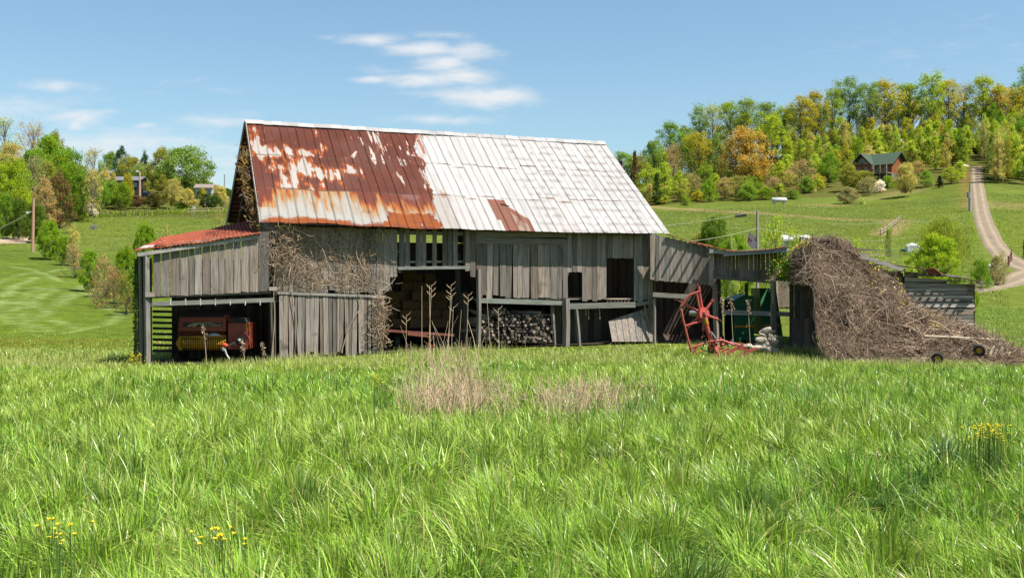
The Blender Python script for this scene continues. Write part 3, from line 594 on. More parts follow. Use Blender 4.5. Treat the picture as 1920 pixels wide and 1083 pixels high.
# leafy climber scraps on the gable --------------------------------
def leafcloud(n, fn, size, cols, seed=1, flat=.0):
    r = np.random.default_rng(seed); P = fn(r, n); d = r.normal(size=(n, 3)); d /= np.linalg.norm(d, axis=1)[:, None]; e = np.cross(d, r.normal(size=(n, 3))); e /= np.linalg.norm(e, axis=1)[:, None]
    s = size * r.uniform(.6, 1.3, n)[:, None]; V = np.stack([P - d * s, P + e * s * .55, P + d * s, P - e * s * .55], 1).reshape(-1, 3)
    C = np.array(cols)[r.integers(0, len(cols), n)] * r.uniform(.7, 1.3, n)[:, None]; return V, np.arange(4 * n).reshape(-1, 4), np.repeat(C, 4, axis=0)
def curly(n, P0, D, L, k=8, curl=.5, seed=3, grav=.0):
    """n wandering lines from P0 along D"""
    r = np.random.default_rng(seed); P = np.zeros((n, k, 3)); P[:, 0] = P0; d = D / (np.linalg.norm(D, axis=1)[:, None] + 1e-9); st = (L / (k - 1))[:, None]; w = r.normal(size=(n, 3)) * curl
    for i in range(1, k):
        w = w * .6 + r.normal(size=(n, 3)) * curl * .8; d = d + w * .55; d[:, 2] -= grav; d /= np.linalg.norm(d, axis=1)[:, None]; P[:, i] = P[:, i - 1] + d * st
    return P
TW = np.array([(.42, .32, .235), (.33, .25, .19), (.52, .42, .32), (.25, .185, .14), (.46, .37, .29)])
def tcol(n, seed, k=1.0): r = np.random.default_rng(seed); return TW[r.integers(0, len(TW), n)] * r.uniform(.6, 1.25, n)[:, None] * k
vine = empty('dead_vine', WB.P(2.2, gz(-8, 41), .3), 'tangled leafless vine climbing the left front of the grey barn', 'vine')
r = np.random.default_rng(8); n = 1900; px = np.where(r.random(n) < .65, r.normal(580, 45, n), r.normal(672, 30, n)); py = 423 + 120 * r.beta(1.1, 1.1, n); px = np.clip(px, 492, 742); py[(px > 715)] = np.minimum(py[px > 715], 530)
kp = (vn(px, py, 28, 5) * .6 + vn(px, py, 9, 6) * .4 > .36) | (py < 450) & (r.random(n) < .3); px, py = px[kp], py[kp]; n = len(px)
P0 = np.array([WB.pp(a, b, V0 - .03 - .07 * c) for a, b, c in zip(px, py, r.random(n))]); D = np.stack([r.normal(0, .5, n), r.normal(0, .15, n), -np.abs(r.normal(.5, .6, n))], 1)
P = curly(n, P0, D, r.uniform(.15, .6, n), 8, .55, 4); nrm = np.array([WB.uy, -WB.ux]); dd = (P[:, :, 0] - WB.ax) * nrm[0] + (P[:, :, 1] - WB.ay) * nrm[1]; want = np.clip(dd, -V0 + .02, -V0 + .20); P[:, :, 0] += nrm[0] * (want - dd); P[:, :, 1] += nrm[1] * (want - dd)
twigs('tendril', P, np.linspace(1, .5, 8)[None, :] * r.uniform(.004, .0085, n)[:, None], tcol(n, 5, 1.45), vine)
m = MB()
for line in ([(514, 470), (540, 448), (556, 452), (575, 443)], [(588, 446), (606, 466), (612, 490), (630, 522), (622, 536), (600, 535)], [(500, 505), (506, 440), (530, 425), (556, 424)], [(560, 680), (556, 600), (545, 540), (560, 480)], [(670, 450), (668, 480), (690, 520)], [(706, 420), (720, 440), (728, 470)], [(508, 680), (516, 600), (512, 540), (520, 460)], [(716, 545), (735, 530), (742, 520)], [(716, 560), (722, 600), (716, 660)], [(640, 660), (655, 610), (680, 570), (672, 545)]):
    W = smoothline([tuple(WB.pp(a, b, V0 - .2)) for a, b in line], 14); m.tube([Vector(w) for w in W], [.022 - .0007 * i for i in range(14)], 6, (.40, .33, .26))
m.build('stem', M['twig'], vine)
n = 380; px = r.uniform(488, 560, n); py = r.uniform(408, 500, n); P0 = np.array([WB.pp(a, b, V0 - .12 - .35 * c) for a, b, c in zip(px, py, r.random(n))]); P = curly(n, P0, r.normal(size=(n, 3)), r.uniform(.3, .8, n), 9, .7, 14, .04)
twigs('tendril', P, np.linspace(1, .5, 9)[None, :] * r.uniform(.005, .010, n)[:, None], tcol(n, 6, 1.6), vine)
n = 420; px = r.normal(712, 7, n); py = r.uniform(555, 650, n); P0 = np.array([WB.pp(a, b, V0 - .18 - .1 * c) for a, b, c in zip(px, py, r.random(n))]); P = curly(n, P0, r.normal(size=(n, 3)), r.uniform(.15, .5, n), 7, .6, 15)
twigs('tendril', P, np.full((n, 7), .007), tcol(n, 7, 1.4), vine)
gv = empty('climbing_vine', WB.P(.4, 1.2, 2.2), 'brown and orange leaved creeper hanging in the left gable under the roof edge', 'vine')
def gf(r, n):
    t = r.random(n); a = np.array([np.interp(t, [0, .35, .6, 1], x) for x in ((458, 456, 470, 484), (280, 330, 385, 425))]).T + r.normal(0, 1, (n, 2)) * [5, 9]
    return np.array([WB.pp(x, y, v) for (x, y), v in zip(a, r.uniform(.4, 2.2, n))])
V, Qq, Cc = leafcloud(330, gf, .075, [(.20, .085, .025), (.13, .07, .03), (.15, .12, .045), (.09, .08, .03)], 3); o = link('foliage', npmesh('foliage', V - np.array(base_of(gv)), Qq, Cc), M['leaf'], gv)
P0 = gf(np.random.default_rng(9), 170); P = curly(170, P0, np.random.default_rng(2).normal(size=(170, 3)), np.full(170, .3), 7, .5, 7, .05); twigs('stem', P, np.full((170, 7), .009), tcol(170, 8, .8), gv)
ivy = empty('ivy', pt(262, 690, 38.9), 'green ivy growing up the outer left end of the lean-to', 'ivy')
def ivf(r, n): return np.array([pt(x + (d - 38.9) * 7.5, y, d) for x, y, d in zip(r.normal(254.5, 2.6, n), r.uniform(484, 690, n), r.uniform(38.7, 41.5, n))])
V, Qq, Cc = leafcloud(3200, ivf, .06, [(.06, .12, .02), (.09, .15, .03), (.05, .06, .03)], 5); link('foliage', npmesh('foliage', V - np.array(base_of(ivy)), Qq, Cc), M['leaf'], ivy)
m = MB()
for i in range(5): m.tube([pt(252 + i * 3.7, 690, 39 + i * .5), pt(254 + i * 3.7, 580, 39 + i * .5), pt(253 + i * 3.7, 490, 39 + i * .5)], .03, 5, (.12, .10, .08))
m.build('stem', M['twig'], ivy)
# boards of the lean-to's outer side wall
hwall('wall', pt(258, 541, 39.0), pt(285, 541, 42.6), -1.3, 2.9, 14, col=.6, gap=.03, label='outer side wall of the lean-to')

# ------------------------------------------------------------------ machine shed to the right
WS = Wall(pt(1224, 541, 46.3).x, 46.3, pt(1530, 541, 46.6).x, 46.6)
shed = empty('machine_shed', WS.P(3, gz(9, 46), 2), 'low open fronted grey board shed with rusty tin roof joining barn and overgrown crib', 'shed')
def sb(mb_name, mat='wood', label=None):
    pass
m = MB(); planks(m, WS, cuts(1219, 1338, 12), ipol([(1219, 437), (1256, 446), (1338, 466)]), ipol([(1224, 525), (1338, 534)]), .0, .012, .015, tone=.95)
m.build('wall', M['wood'], shed, label='sunlit upper boarding next to the barn')
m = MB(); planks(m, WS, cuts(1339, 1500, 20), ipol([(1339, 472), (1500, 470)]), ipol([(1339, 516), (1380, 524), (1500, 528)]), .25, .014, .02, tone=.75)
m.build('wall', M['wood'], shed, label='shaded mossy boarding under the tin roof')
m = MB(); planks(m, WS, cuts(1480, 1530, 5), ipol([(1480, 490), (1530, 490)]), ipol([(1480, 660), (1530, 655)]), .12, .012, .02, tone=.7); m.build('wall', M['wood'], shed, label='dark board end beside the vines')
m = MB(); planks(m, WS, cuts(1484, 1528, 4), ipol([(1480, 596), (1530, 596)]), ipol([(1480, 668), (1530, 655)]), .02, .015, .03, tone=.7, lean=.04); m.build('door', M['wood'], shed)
def sbeam(name, a, b, w, h, col=(.24, .22, .19), mat='woodh'): k = MB(); k.beam(a, b, w, h, col); return k.build(name, M[mat], shed)
sbeam('fascia', WS.pp(1330, 470, -.38), WS.pp(1375, 476, -.38), .04, .16, (.3, .3, .28)); sbeam('fascia', WS.pp(1356, 476, -.42), WS.pp(1476, 468, -.42), .04, .2, (.27, .28, .26))
sbeam('beam', WS.pp(1224, 552, .1), WS.pp(1290, 556, .1), .1, .2); sbeam('rail', WS.pp(1355, 585, .4), WS.pp(1485, 589, .4), .06, .2, (.33, .3, .27)); sbeam('beam', WS.pp(1340, 520, .2), WS.pp(1450, 529, .2), .12, .12, (.16, .14, .12))
def spost(x0, y0, x1, v, w, col=(.24, .2, .17)):
    k = MB(); a = WS.pp(x0, y0, v); b = WS.pp(x1, 650, v); b.z = gz(b.x, b.y) - .1; k.tube([a, (a + b) / 2, b], [w * .6] * 3, 4, col); k.build('post', M['wood'], shed)
spost(1450, 525, 1452, .1, .2); spost(1447, 570, 1447, .0, .1); spost(1340, 530, 1344, .4, .2); spost(1350, 560, 1352, 3.5, .15); spost(1227, 560, 1227, .2, .12); spost(1400, 530, 1400, 4.6, .14)
# tin roof: sags from the barn eave down and across to the crib
R0 = [(1250, 440), (1300, 456), (1345, 466), (1370, 472), (1400, 472), (1440, 469), (1478, 463)]
RB = [(1250, 441), (1300, 455), (1330, 461), (1370, 466), (1400, 468), (1440, 466), (1485, 462)]
m = MB()
for i in range(len(R0) - 1):
    v = -.12 if i < 2 else -.5
    a, b = WS.pp(*R0[i], v), WS.pp(*R0[i + 1], v); c, d = WS.pp(*RB[i + 1], 4.6), WS.pp(*RB[i], 4.6)
    if i >= 2: c = b.lerp(c, .17); d = a.lerp(d, .17)
    n = 8
    for j in range(n):
        t0, t1 = j / n, (j + 1) / n; h = Vector((0, 0, .03 * (j % 2))); h1 = Vector((0, 0, .03 * ((j + 1) % 2)))
        q = [a.lerp(b, t0) + h, a.lerp(b, t1) + h1, d.lerp(c, t1) + h1, d.lerp(c, t0) + h]; m.hexa(q + [p + Vector((0, 0, .025)) for p in q])
m.build('roof', LR, shed)
m = MB()
for i in range(22):
    x = 1346 + i * 6.2; a, b = WS.pp(x, 471, .2), WS.pp(x + .5, 467, 4.5); a.z = WS.pp(x, np.interp(x, [1345, 1370, 1400, 1440, 1478], [467, 473, 473, 470, 464]), -.3).z - .12; b.z = a.z + .25
    m.beam(a, b, random.uniform(.10, .16), .03, (.2, .17, .14))
m.build('roof_slat', M['woodh'], shed)
m = MB()
for k_ in range(7): x = 1262 + k_ * 16; sx = WS.pp(x, 445, -.1); m.beam(WS.pp(x, np.interp(x, [1250, 1345], [441, 466]) + 2, -.45), WS.pp(x, np.interp(x, [1250, 1345], [441, 466]) + 2, .3), .07, .09, (.16, .14, .12))
m.build('rafter', M['woodh'], shed)
m = MB()
for i in range(16): a, b = WS.pp(1345 + i * 9, 521 - i * .0, .5), WS.P(WS.w(1345 + i * 9, 520, .5)[0], 2.6, 4.5); m.beam(a, b, .07, .05, (.14, .12, .1))
m.build('rafter', M['woodh'], shed)
def shw(px0, Y0, px1, Y1, z0, z1, n, gap, col, label, skip=()):
    k = MB(); p0 = pt(px0, 541, Y0); p1 = pt(px1, 541, Y1); d = p1 - p0
    for i in range(n):
        if i in skip: continue
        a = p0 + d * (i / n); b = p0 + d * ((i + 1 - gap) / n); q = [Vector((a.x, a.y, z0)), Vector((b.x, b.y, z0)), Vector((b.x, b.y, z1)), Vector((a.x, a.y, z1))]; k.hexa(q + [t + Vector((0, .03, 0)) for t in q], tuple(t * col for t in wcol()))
    k.build('wall', M['wood'], shed, label=label)
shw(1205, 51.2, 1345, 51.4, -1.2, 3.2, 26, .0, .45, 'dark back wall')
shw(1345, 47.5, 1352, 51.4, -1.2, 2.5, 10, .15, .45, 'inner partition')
m = MB(); a, b = pt(1495, 525, 52), pt(1420, 525, 52); m.build
for i in range(9): x = 1452 + i * 9; m.hexa([pt(x, 578, 52), pt(x + 8.5, 579, 52), pt(x + 7, 524, 52.4), pt(x - 1, 523, 52.4), pt(x, 578, 52.05), pt(x + 8.5, 579, 52.05), pt(x + 7, 524, 52.45), pt(x - 1, 523, 52.45)], tuple(t * .9 for t in wcol()))
m.build('wall', M['wood'], shed, label='leaning grey boards seen beyond the open bay')

# ------------------------------------------------------------------ crib, its gable of horizontal boards
WC = Wall(pt(1500, 541, 46.8).x, 46.8, pt(1836, 541, 47.4).x, 47.4)
crib = empty('corn_crib', WC.P(4.5, gz(18, 48), 2.5), 'old crib of horizontal grey boards with ragged sagging roof, buried in dead vines', 'crib')
rake = ipol([(1500, 446), (1560, 455), (1610, 480), (1690, 503), (1760, 514), (1836, 530)])
m = MB()
for x0, x1 in ((1560, 1693), (1694, 1828)):
    y = 700
    while y > 470:
        h = random.uniform(4.5, 7) if y > 545 else random.uniform(9, 13)
        if x0 < 1600: h = random.uniform(5, 9)
        xa, xb = x0 + random.uniform(0, 3), x1 - random.uniform(0, 4)
        ya, yb = max(y - h, rake(xa) + 5), max(y - h + random.uniform(-1.5, 1.5), rake(xb) + 5); g = random.uniform(.4, 1.4); vv = random.uniform(-.03, .03)
        if ya < y - g and (yb < y - g or True):
            ybb = min(yb, y - g); q = [WC.pp(xa, y - g, vv), WC.pp(xb, max(y - g, ybb), vv), WC.pp(xb, ybb, vv + .02), WC.pp(xa, ya, vv + .02)]
            k = random.uniform(.95, 1.5); m.hexa(q + [p + Vector((0, .05, 0)) for p in q], tuple(t * k for t in wcol()))
        y -= h
m.build('wall', M['woodh'], crib)
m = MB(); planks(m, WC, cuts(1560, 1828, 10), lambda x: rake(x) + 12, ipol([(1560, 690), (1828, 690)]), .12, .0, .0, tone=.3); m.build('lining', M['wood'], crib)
m = MB()
for x in np.arange(1500, 1836, 14.0):                 # rafter tails, open and carrying the sagging sheets
    y = rake(x); m.beam(WC.pp(x, y + 3, -.62), WC.pp(x, y + 2, 4.0), .07, .11, (.22, .19, .16))
m.build('rafter', M['woodh'], crib)
m = MB(); pts = [(1500, 446), (1560, 453), (1612, 480), (1690, 500), (1728, 505), (1752, 512), (1790, 520), (1836, 528)]
for i in range(len(pts) - 1):
    (xa, ya), (xb, yb) = pts[i], pts[i + 1]; vf = (-.75, -.75, -.7, -.65, -.28, -.22, -.25)[i]; up = (0, 0, 0, 2, 0, -1, 0)[i]
    q = [WC.pp(xa, ya - 1, vf), WC.pp(xb, yb - 1 - up, vf), WC.pp(xb, yb - 2, 4.2), WC.pp(xa, ya - 2, 4.2)]; m.hexa(q + [p + Vector((0, 0, -.04)) for p in q], (.2, .17, .15))
m.build('roof', material('old_dark_roofing', (.10, .075, .06), spec=0, rough=1, nscale=4, namt=.5, dark=(.28, .13, .09), dscale=1.2, dlo=.6, dhi=.8), crib)
m = MB(); m.beam(WC.pp(1612, 480, -.8), WC.pp(1692, 505, -.75), .05, .17, (.33, .3, .27)); m.build('bargeboard', M['woodh'], crib)
m = MB(); ct = [(1735, 505), (1752, 503), (1768, 515), (1740, 513)]; q = [WC.pp(a, b, v) for (a, b), v in zip(ct, (-.4, -.75, -.9, -.5))]; m.hexa(q + [p + Vector((0, .03, .03)) for p in q]); m.build('loose_sheet', M['rust'], crib)
m = MB(); 
for s in (0, 1): m.beam(WC.pp(1822, 534 + s * 9, -.3 + .1 * s), WC.pp(1838, 535 + s * 8, .3), .3, .1, (.2, .17, .14))
m.beam(WC.pp(1830, 530, 0), WC.pp(1846, 528, 0), .05, .05, (.2, .18, .15)); m.build('rafter', M['woodh'], crib)
m = MB(); p = WC.P(7.72, 0, .1); q = WC.P(7.72, 0, 3.6)
for i in range(12): z = -1 + i * .24; m.beam(Vector((p.x, p.y, z)), Vector((q.x, q.y, z)), .05, .2, wcol())
m.build('wall', M['woodh'], crib, label='right side wall')
# dead vine mound
top_ = ipol([(1478, 490), (1488, 464), (1505, 450), (1525, 441), (1560, 436), (1592, 447), (1620, 480), (1650, 500), (1690, 527), (1706, 566), (1760, 590), (1800, 604), (1850, 622), (1885, 642), (1920, 668)])
bot_ = ipol([(1478, 505), (1500, 522), (1525, 545), (1530, 640), (1560, 668), (1640, 684), (1700, 680), (1780, 683), (1860, 684), (1925, 690)])
def mound(px, t, depth):        # t 0 top .. 1 bottom, depth 0 surface .. 1 inside
    y = top_(px) * (1 - t) + bot_(px) * t; hh = 1 - t; Y = 38.3 + 8.0 * hh ** .8 * min(1, max(.12, (bot_(px) - top_(px)) / 200)) + depth * 1.2 + (float(vn(px, y, 34, 5)) - .5) * 2.3 * min(1, max(0, (px - 1525) / 40)) + (float(vn(px, y, 13, 8)) - .5) * .7
    if px < 1530: Y = Y + (45.9 - Y) * (1530 - px) / 45
    return pt(px, y, Y)
mass = empty('dead_vine', pt(1640, 684, 40), 'huge brown mound of dead vines heaped over the crib roof and down its front', 'vine')
nx, ny = 70, 30; V = []
for j in range(ny):
    for i in range(nx):
        x = 1486 + (1700 - 1486) * i / (nx - 1); t = j / (ny - 1); p = mound(x, .03 + t * .95, .62 + .3 * float(vn(x, t * 100, 9, 2))); V.append(p - base_of(mass))
idx = np.arange(nx * ny).reshape(ny, nx); Qd = np.stack([idx[1:, :-1], idx[1:, 1:], idx[:-1, 1:], idx[:-1, :-1]], -1).reshape(-1, 4)
link('shade_core', npmesh('shade_core', np.array(V), Qd, np.full((len(V), 3), .9)), material('shade_thatch', (.050, .033, .022), rough=1, nscale=6, namt=.8, streak=(1, 1, .6), bump=1.0), mass)  # dark sheet inside the mound, stands in for the shade between the twigs
def moundtwigs(n, x0, x1, seed, L0, L1, rad, name, par, dcol=1.0, tp=1.0, grav=.08, spread=.55, tint=1.0, out=.0, up=0, curl=.46):
    r = np.random.default_rng(seed); px = r.uniform(x0, x1, n); t = r.random(n) ** tp; dp = r.uniform(-.06 - out, .36, n); t = np.clip(t, .03, 1)
    P0 = np.array([mound(a, b, c) for a, b, c in zip(px, t, dp)]); D = np.stack([r.normal(.12, spread, n), r.normal(-.15, .25, n), r.normal(-.55, .5, n)], 1)
    P = curly(n, P0, D, r.uniform(L0, L1, n), 9, curl, seed + 1, grav); gzz = ground(P[:, :, 0], P[:, :, 1]) + .02; P[:, :, 2] = np.maximum(P[:, :, 2], gzz)
    if up: P[:, :, 2] += np.linspace(0, 1, 9)[None, :] ** .8 * (up * r.uniform(0, 1, n))[:, None]
    ex = 960 + F * P[:, :, 0] / P[:, :, 1]; ey = 541.5 - (P[:, :, 2] - E) / P[:, :, 1] * F; bad = ((ex < 1532 + r.normal(0, 11, n)[:, None]) & (ey > 536) & (ex < 1700)).any(axis=1) | ((ex < 1476).any(axis=1)); tx = [1478, 1488, 1505, 1525, 1560, 1592, 1620, 1650, 1690, 1706, 1760, 1800, 1850, 1885, 1920]; lim = np.interp(ex, tx, [top_(q) for q in tx]) - np.abs(r.normal(0, 16 if up else 8, n))[:, None] - 3; bad = bad | (ey < lim).any(axis=1); P = P[~bad]; n = len(P); ra = r.uniform(.55, 1.4, n)
    return twigs(name, P, np.linspace(1, .45, 9)[None, :] * (rad * ra)[:, None], tcol(n, seed, tint), par)
moundtwigs(9500, 1482, 1706, 21, .4, 1.2, .0095, 'tendril', mass, tint=.74, curl=.62, spread=.35, grav=.12); moundtwigs(600, 1495, 1690, 22, .8, 1.9, .017, 'stem', mass, tint=1.15, grav=.08, out=.12, curl=.4)
brush = tag(empty('brush_pile', pt(1800, 684, 39.5), 'spreading pile of dead branches and vines right of the crib wall', 'brush pile'))
moundtwigs(6800, 1696, 1925, 31, .4, 1.2, .0125, 'branch', brush, tint=.98, grav=.02, spread=.8, up=.28, curl=.3); moundtwigs(240, 1710, 1890, 32, .8, 1.7, .018, 'stem', brush, tint=1.3, grav=.03, out=.15, spread=.9, up=.5, curl=.22)
nx, ny = 40, 14; V = []
for j in range(ny):
    for i in range(nx): x = 1690 + (1925 - 1690) * i / (nx - 1); V.append(mound(x, .07 + j / (ny - 1) * .90, .60 + .3 * float(vn(x, j * 9., 9, 2))) - base_of(brush))
idx = np.arange(nx * ny).reshape(ny, nx); Qd = np.stack([idx[1:, :-1], idx[1:, 1:], idx[:-1, 1:], idx[:-1, :-1]], -1).reshape(-1, 4)
link('shade_core', npmesh('shade_core', np.array(V), Qd, np.full((len(V), 3), .9)), bpy.data.materials['shade_thatch'], brush)  # same dark sheet behind the branches, shade put into its colour
nw = 60; V = leafcloud(260, lambda r, n: np.array([mound(a, b, -.15) for a, b in zip(r.choice([1490, 1497, 1504, 1512, 1640, 1690, 1755], n) + r.normal(0, 6, n), np.clip(r.choice([.05, .1, .2], n) + r.normal(0, .06, n), 0, 1))]), .05, [(.5, .42, .05), (.38, .42, .06), (.55, .5, .1)], 6)
lv = empty('creeper', pt(1490, 500, 45.6), 'fresh yellow green creeper sprouts scattered over the dead vine mound', 'creeper'); link('foliage', npmesh('foliage', V[0] - np.array(base_of(lv)), V[1], V[2]), M['leaf'], lv)
tag(lv, 'sprouting yellow green creeper leaves along the top left of the dead vine mound')
V = leafcloud(1500, lambda r, n: np.array([pt(a, b, c) for a, b, c in zip(r.normal(1478, 16, n), r.normal(500, 17, n), r.uniform(46.1, 46.3, n))]), .05, [(.10, .22, .03), (.14, .28, .03), (.3, .33, .05)], 7)
lv2 = empty('creeper', pt(1480, 520, 46.2), 'green creeper leaves hanging over the shaded shed boards left of the mound', 'creeper'); link('foliage', npmesh('foliage', V[0] - np.array(base_of(lv2)), V[1], V[2]), M['leaf'], lv2)
m = MB(); m.tube([pt(1733, 630, 38.9), pt(1780, 632, 39.0), pt(1835, 635, 39.1), pt(1884, 637, 39.3)], [.045, .06, .05, .035], 7, (.44, .38, .31)); o = m.build('pole', M['twig']); tag(o, 'long pale bare pole lying across the brush pile', 'pole')
# ------------------------------------------------------------------ baler under the lean-to
def hxz(mb, x0, y0, x1, y1, Y, dep, col=(1, 1, 1), inset=0, yb=0):
    """block whose front face spans two picture corners at distance Y, dep metres deep"""
    a, b = pt(x0, y1, Y), pt(x1, y0, Y)
    mb.hexa([(a.x, Y, a.z), (b.x, Y, a.z), (b.x - inset, Y + inset * .4, b.z), (a.x + inset, Y + inset * .4, b.z), (a.x, Y + dep, a.z), (b.x, Y + dep, a.z), (b.x - inset, Y + dep - inset, b.z + yb), (a.x + inset, Y + dep - inset, b.z + yb)], col)
def bev(o, w=.015, seg=2):
    b = o.modifiers.new('bevel', 'BEVEL'); b.width = w; b.segments = seg; b.limit_method = 'ANGLE'; return o
YB = 40.6
baler = empty('hay_baler', pt(400, 690, YB + 1), 'dirty red and yellow hay baler parked in the shade of the lean-to', 'hay baler')
m = MB(); hxz(m, 333, 594, 424, 621, YB, 1.5, inset=.03); bev(m.build('hood', M['dred'], baler), .03)
m = MB(); hxz(m, 336, 594, 426, 595, YB + .2, 1.3, yb=.25); m.build('hay_litter', material('chaff', (.16, .085, .045), rough=1, nscale=9, namt=.6, bump=1), baler)
m = MB(); hxz(m, 334, 621, 422, 632, YB + .35, 1.1, (.6, .6, .6)); m.build('feeder', M['dred'], baler)
m = MB(); hxz(m, 427, 605, 464, 655, YB - .1, 1.5); o = bev(m.build('chamber', M['dred'], baler), .03)
m = MB(); hxz(m, 427, 596, 463, 605, YB + .1, 1.3, inset=.1); bev(m.build('top_cover', material('dusty_grey', (.07, .06, .05), rough=.95, nscale=5, namt=.4), baler), .03)
m = MB(); hxz(m, 461, 606, 464, 618, YB - .115, .02); m.build('reflector', M['yellow'], baler)
c = pt(453.5, 638, YB - .22); m = MB(); m.disc(c, (0, 1, 0), .30, .10, 32); m.tube([c + Vector((.30 * math.cos(a), -.06, .30 * math.sin(a))) for a in np.linspace(0, 2 * math.pi, 33)], .022, 6, cap=False); fw = m.build('flywheel', M['dred'], baler)
m = MB(); m.disc(c + Vector((0, -.08, 0)), (0, 1, 0), .17, .06, 24); m.tube([c, c + Vector((0, -.3, 0))], [.12, .09], 14); m.build('hub', M['black'], fw)
m = MB(); m.tube([c + Vector((-.02, -.25, -.01)), pt(424, 650, YB - .75)], [.055, .045], 10); m.tube([c + Vector((0, -.2, 0)), c + Vector((-.12, -.36, -.03))], .085, 10); m.build('drive_shaft', M['black'], baler)
m = MB(); p = pt(449, 636.5, YB - .62); m.disc(p, (.6, -1, 0), .045, .05, 12); m.build('drive_collar', M['white'], baler)
m = MB(); p = pt(423, 647, YB - .78); m.tube([p + Vector((.05, 0, -.05)), p, p + Vector((-.1, -.03, .05))], [.07, .085, .06], 12); m.tube([p + Vector((-.06, 0, .03)), p + Vector((-.18, -.02, .03))], [.03, .015], 6); m.build('shaft_guard', M['orange'], baler)
m = MB(); m.tube([pt(417, 651, YB - .8), pt(420, 657, YB - .8)], .075, 10); m.tube([pt(421, 654, YB - .8), pt(425, 665, YB - .85), pt(431, 674, YB - .9)], [.05, .035, .02], 8); m.build('jack', M['steel'], baler)
pk = MB(); nrib = 20
for i in range(nrib):
    x = 342 + i * 4.15; x2 = x + 2.7; pr = [(631, -.06), (637, -.26), (645, -.32), (652, -.24), (656, -.02)]
    for j in range(4):
        (ya, va), (yb, vb) = pr[j], pr[j + 1]; q = [pt(x, yb, YB + vb), pt(x2, yb, YB + vb), pt(x2, ya, YB + va), pt(x, ya, YB + va)]; pk.hexa(q + [p + Vector((0, .02, -.0)) for p in q])
pk.beam(pt(335, 631.5, YB - .05), pt(424, 629, YB - .05), .05, .035); pickup = pk.build('pickup', M['yellow'], baler)
m = MB(); hxz(m, 340, 632, 424, 655, YB + .02, .5); m.build('pickup_drum', M['black'], pickup)
m = MB(); q = [(329, 643), (336, 632), (340, 633), (341, 656), (336, 656)]; f = [pt(a, b, YB - .15) for a, b in q]; k = [p + Vector((0, .35, 0)) for p in f]; m.add(f + k, [tuple(range(5)), tuple(range(9, 4, -1))] + [(i, i + 5, (i + 1) % 5 + 5, (i + 1) % 5) for i in range(5)]); m.build('side_shield', M['yellow'], pickup)
m = MB()
for i in range(22): x = 337 + i * 4; m.tube([pt(x, 633, YB + .1), pt(x + .5, 624, YB + .3)], .012, 4)
m.build('tine', M['dred'], pickup)
m = MB(); V = []; nn, mm = 14, 7; c = pt(402, 630, YB + .1)
for j in range(mm):
    for i in range(nn): a = 2 * math.pi * i / nn; b = math.pi / 2 * j / (mm - 1); V.append((c.x + .30 * math.cos(a) * math.cos(b), c.y + .15 * math.sin(a) * math.cos(b), c.z - .04 + .16 * math.sin(b)))
m.add(V, [(j * nn + i, j * nn + (i + 1) % nn, (j + 1) * nn + (i + 1) % nn, (j + 1) * nn + i) for j in range(mm - 1) for i in range(nn)]); m.build('white_bag', M['white'], baler, smooth=True)
m = MB(); m.disc(pt(345, 655, YB + .6), (1, 0, 0), .33, .22, 24); m.build('wheel', M['black'], baler)
m = MB(); m.disc(pt(457, 657, YB + .9), (1, 0, 0), .36, .25, 24); m.build('wheel', M['black'], baler)
m = MB(); a, b = pt(343, 612.5, YB - .012), pt(417, 604.5, YB - .012); m.hexa([(a.x, a.y, a.z), (b.x, a.y, a.z + .02), (b.x, a.y, b.z), (a.x + .03, a.y, b.z), (a.x, a.y + .02, a.z), (b.x, a.y + .02, a.z + .02), (b.x, a.y + .02, b.z), (a.x + .03, a.y + .02, b.z)]); dec = m.build('decal', material('decal_dark', (.035, .035, .028), rough=.5, nscale=5, namt=.2), baler)
M['cream'] = material('decal_cream', (.52, .50, .34), rough=.5, nscale=5, namt=.1)
m = MB(); cur = [(350, 612), (354, 608.5), (362, 605.8), (374, 605), (388, 605), (402, 605.6)]; low_ = [(402, 606.2), (388, 606.2), (374, 607), (367, 609.5), (365.5, 612)]
f = [pt(a, b, YB - .018) for a, b in cur + low_]; m.add(f, [tuple(range(len(f)))]); m.build('decal_swoosh', M['cream'], dec)
def text(body, px, py, Y, h, mat, par, shear=0):
    cd = bpy.data.curves.new('lettering', 'FONT'); cd.body = body; cd.size = h; cd.extrude = .003; cd.shear = shear
    t = bpy.data.objects.new('t', cd); COL.objects.link(t); bpy.context.view_layer.update(); me = bpy.data.meshes.new_from_object(t); bpy.data.objects.remove(t)
    p = pt(px, py, Y) - base_of(par); me.transform(Matrix.Translation(p) @ Matrix.Rotation(math.pi / 2, 4, 'X')); return link('lettering', me, mat, par)
text('New Holland', 375, 611.3, YB - .026, .145, M['cream'], dec); text('575', 355.5, 611.5, YB - .026, .09, bpy.data.materials['decal_dark'], dec, .2)
m = MB(); p = pt(366.8, 610.3, YB - .024); m.hexa([p + Vector(k) for k in ((0, 0, -.03), (.03, 0, -.03), (.05, 0, .03), (.02, 0, .03), (0, .004, -.03), (.03, .004, -.03), (.05, .004, .03), (.02, .004, .03))]); m.build('decal_mark', M['orange'], dec)

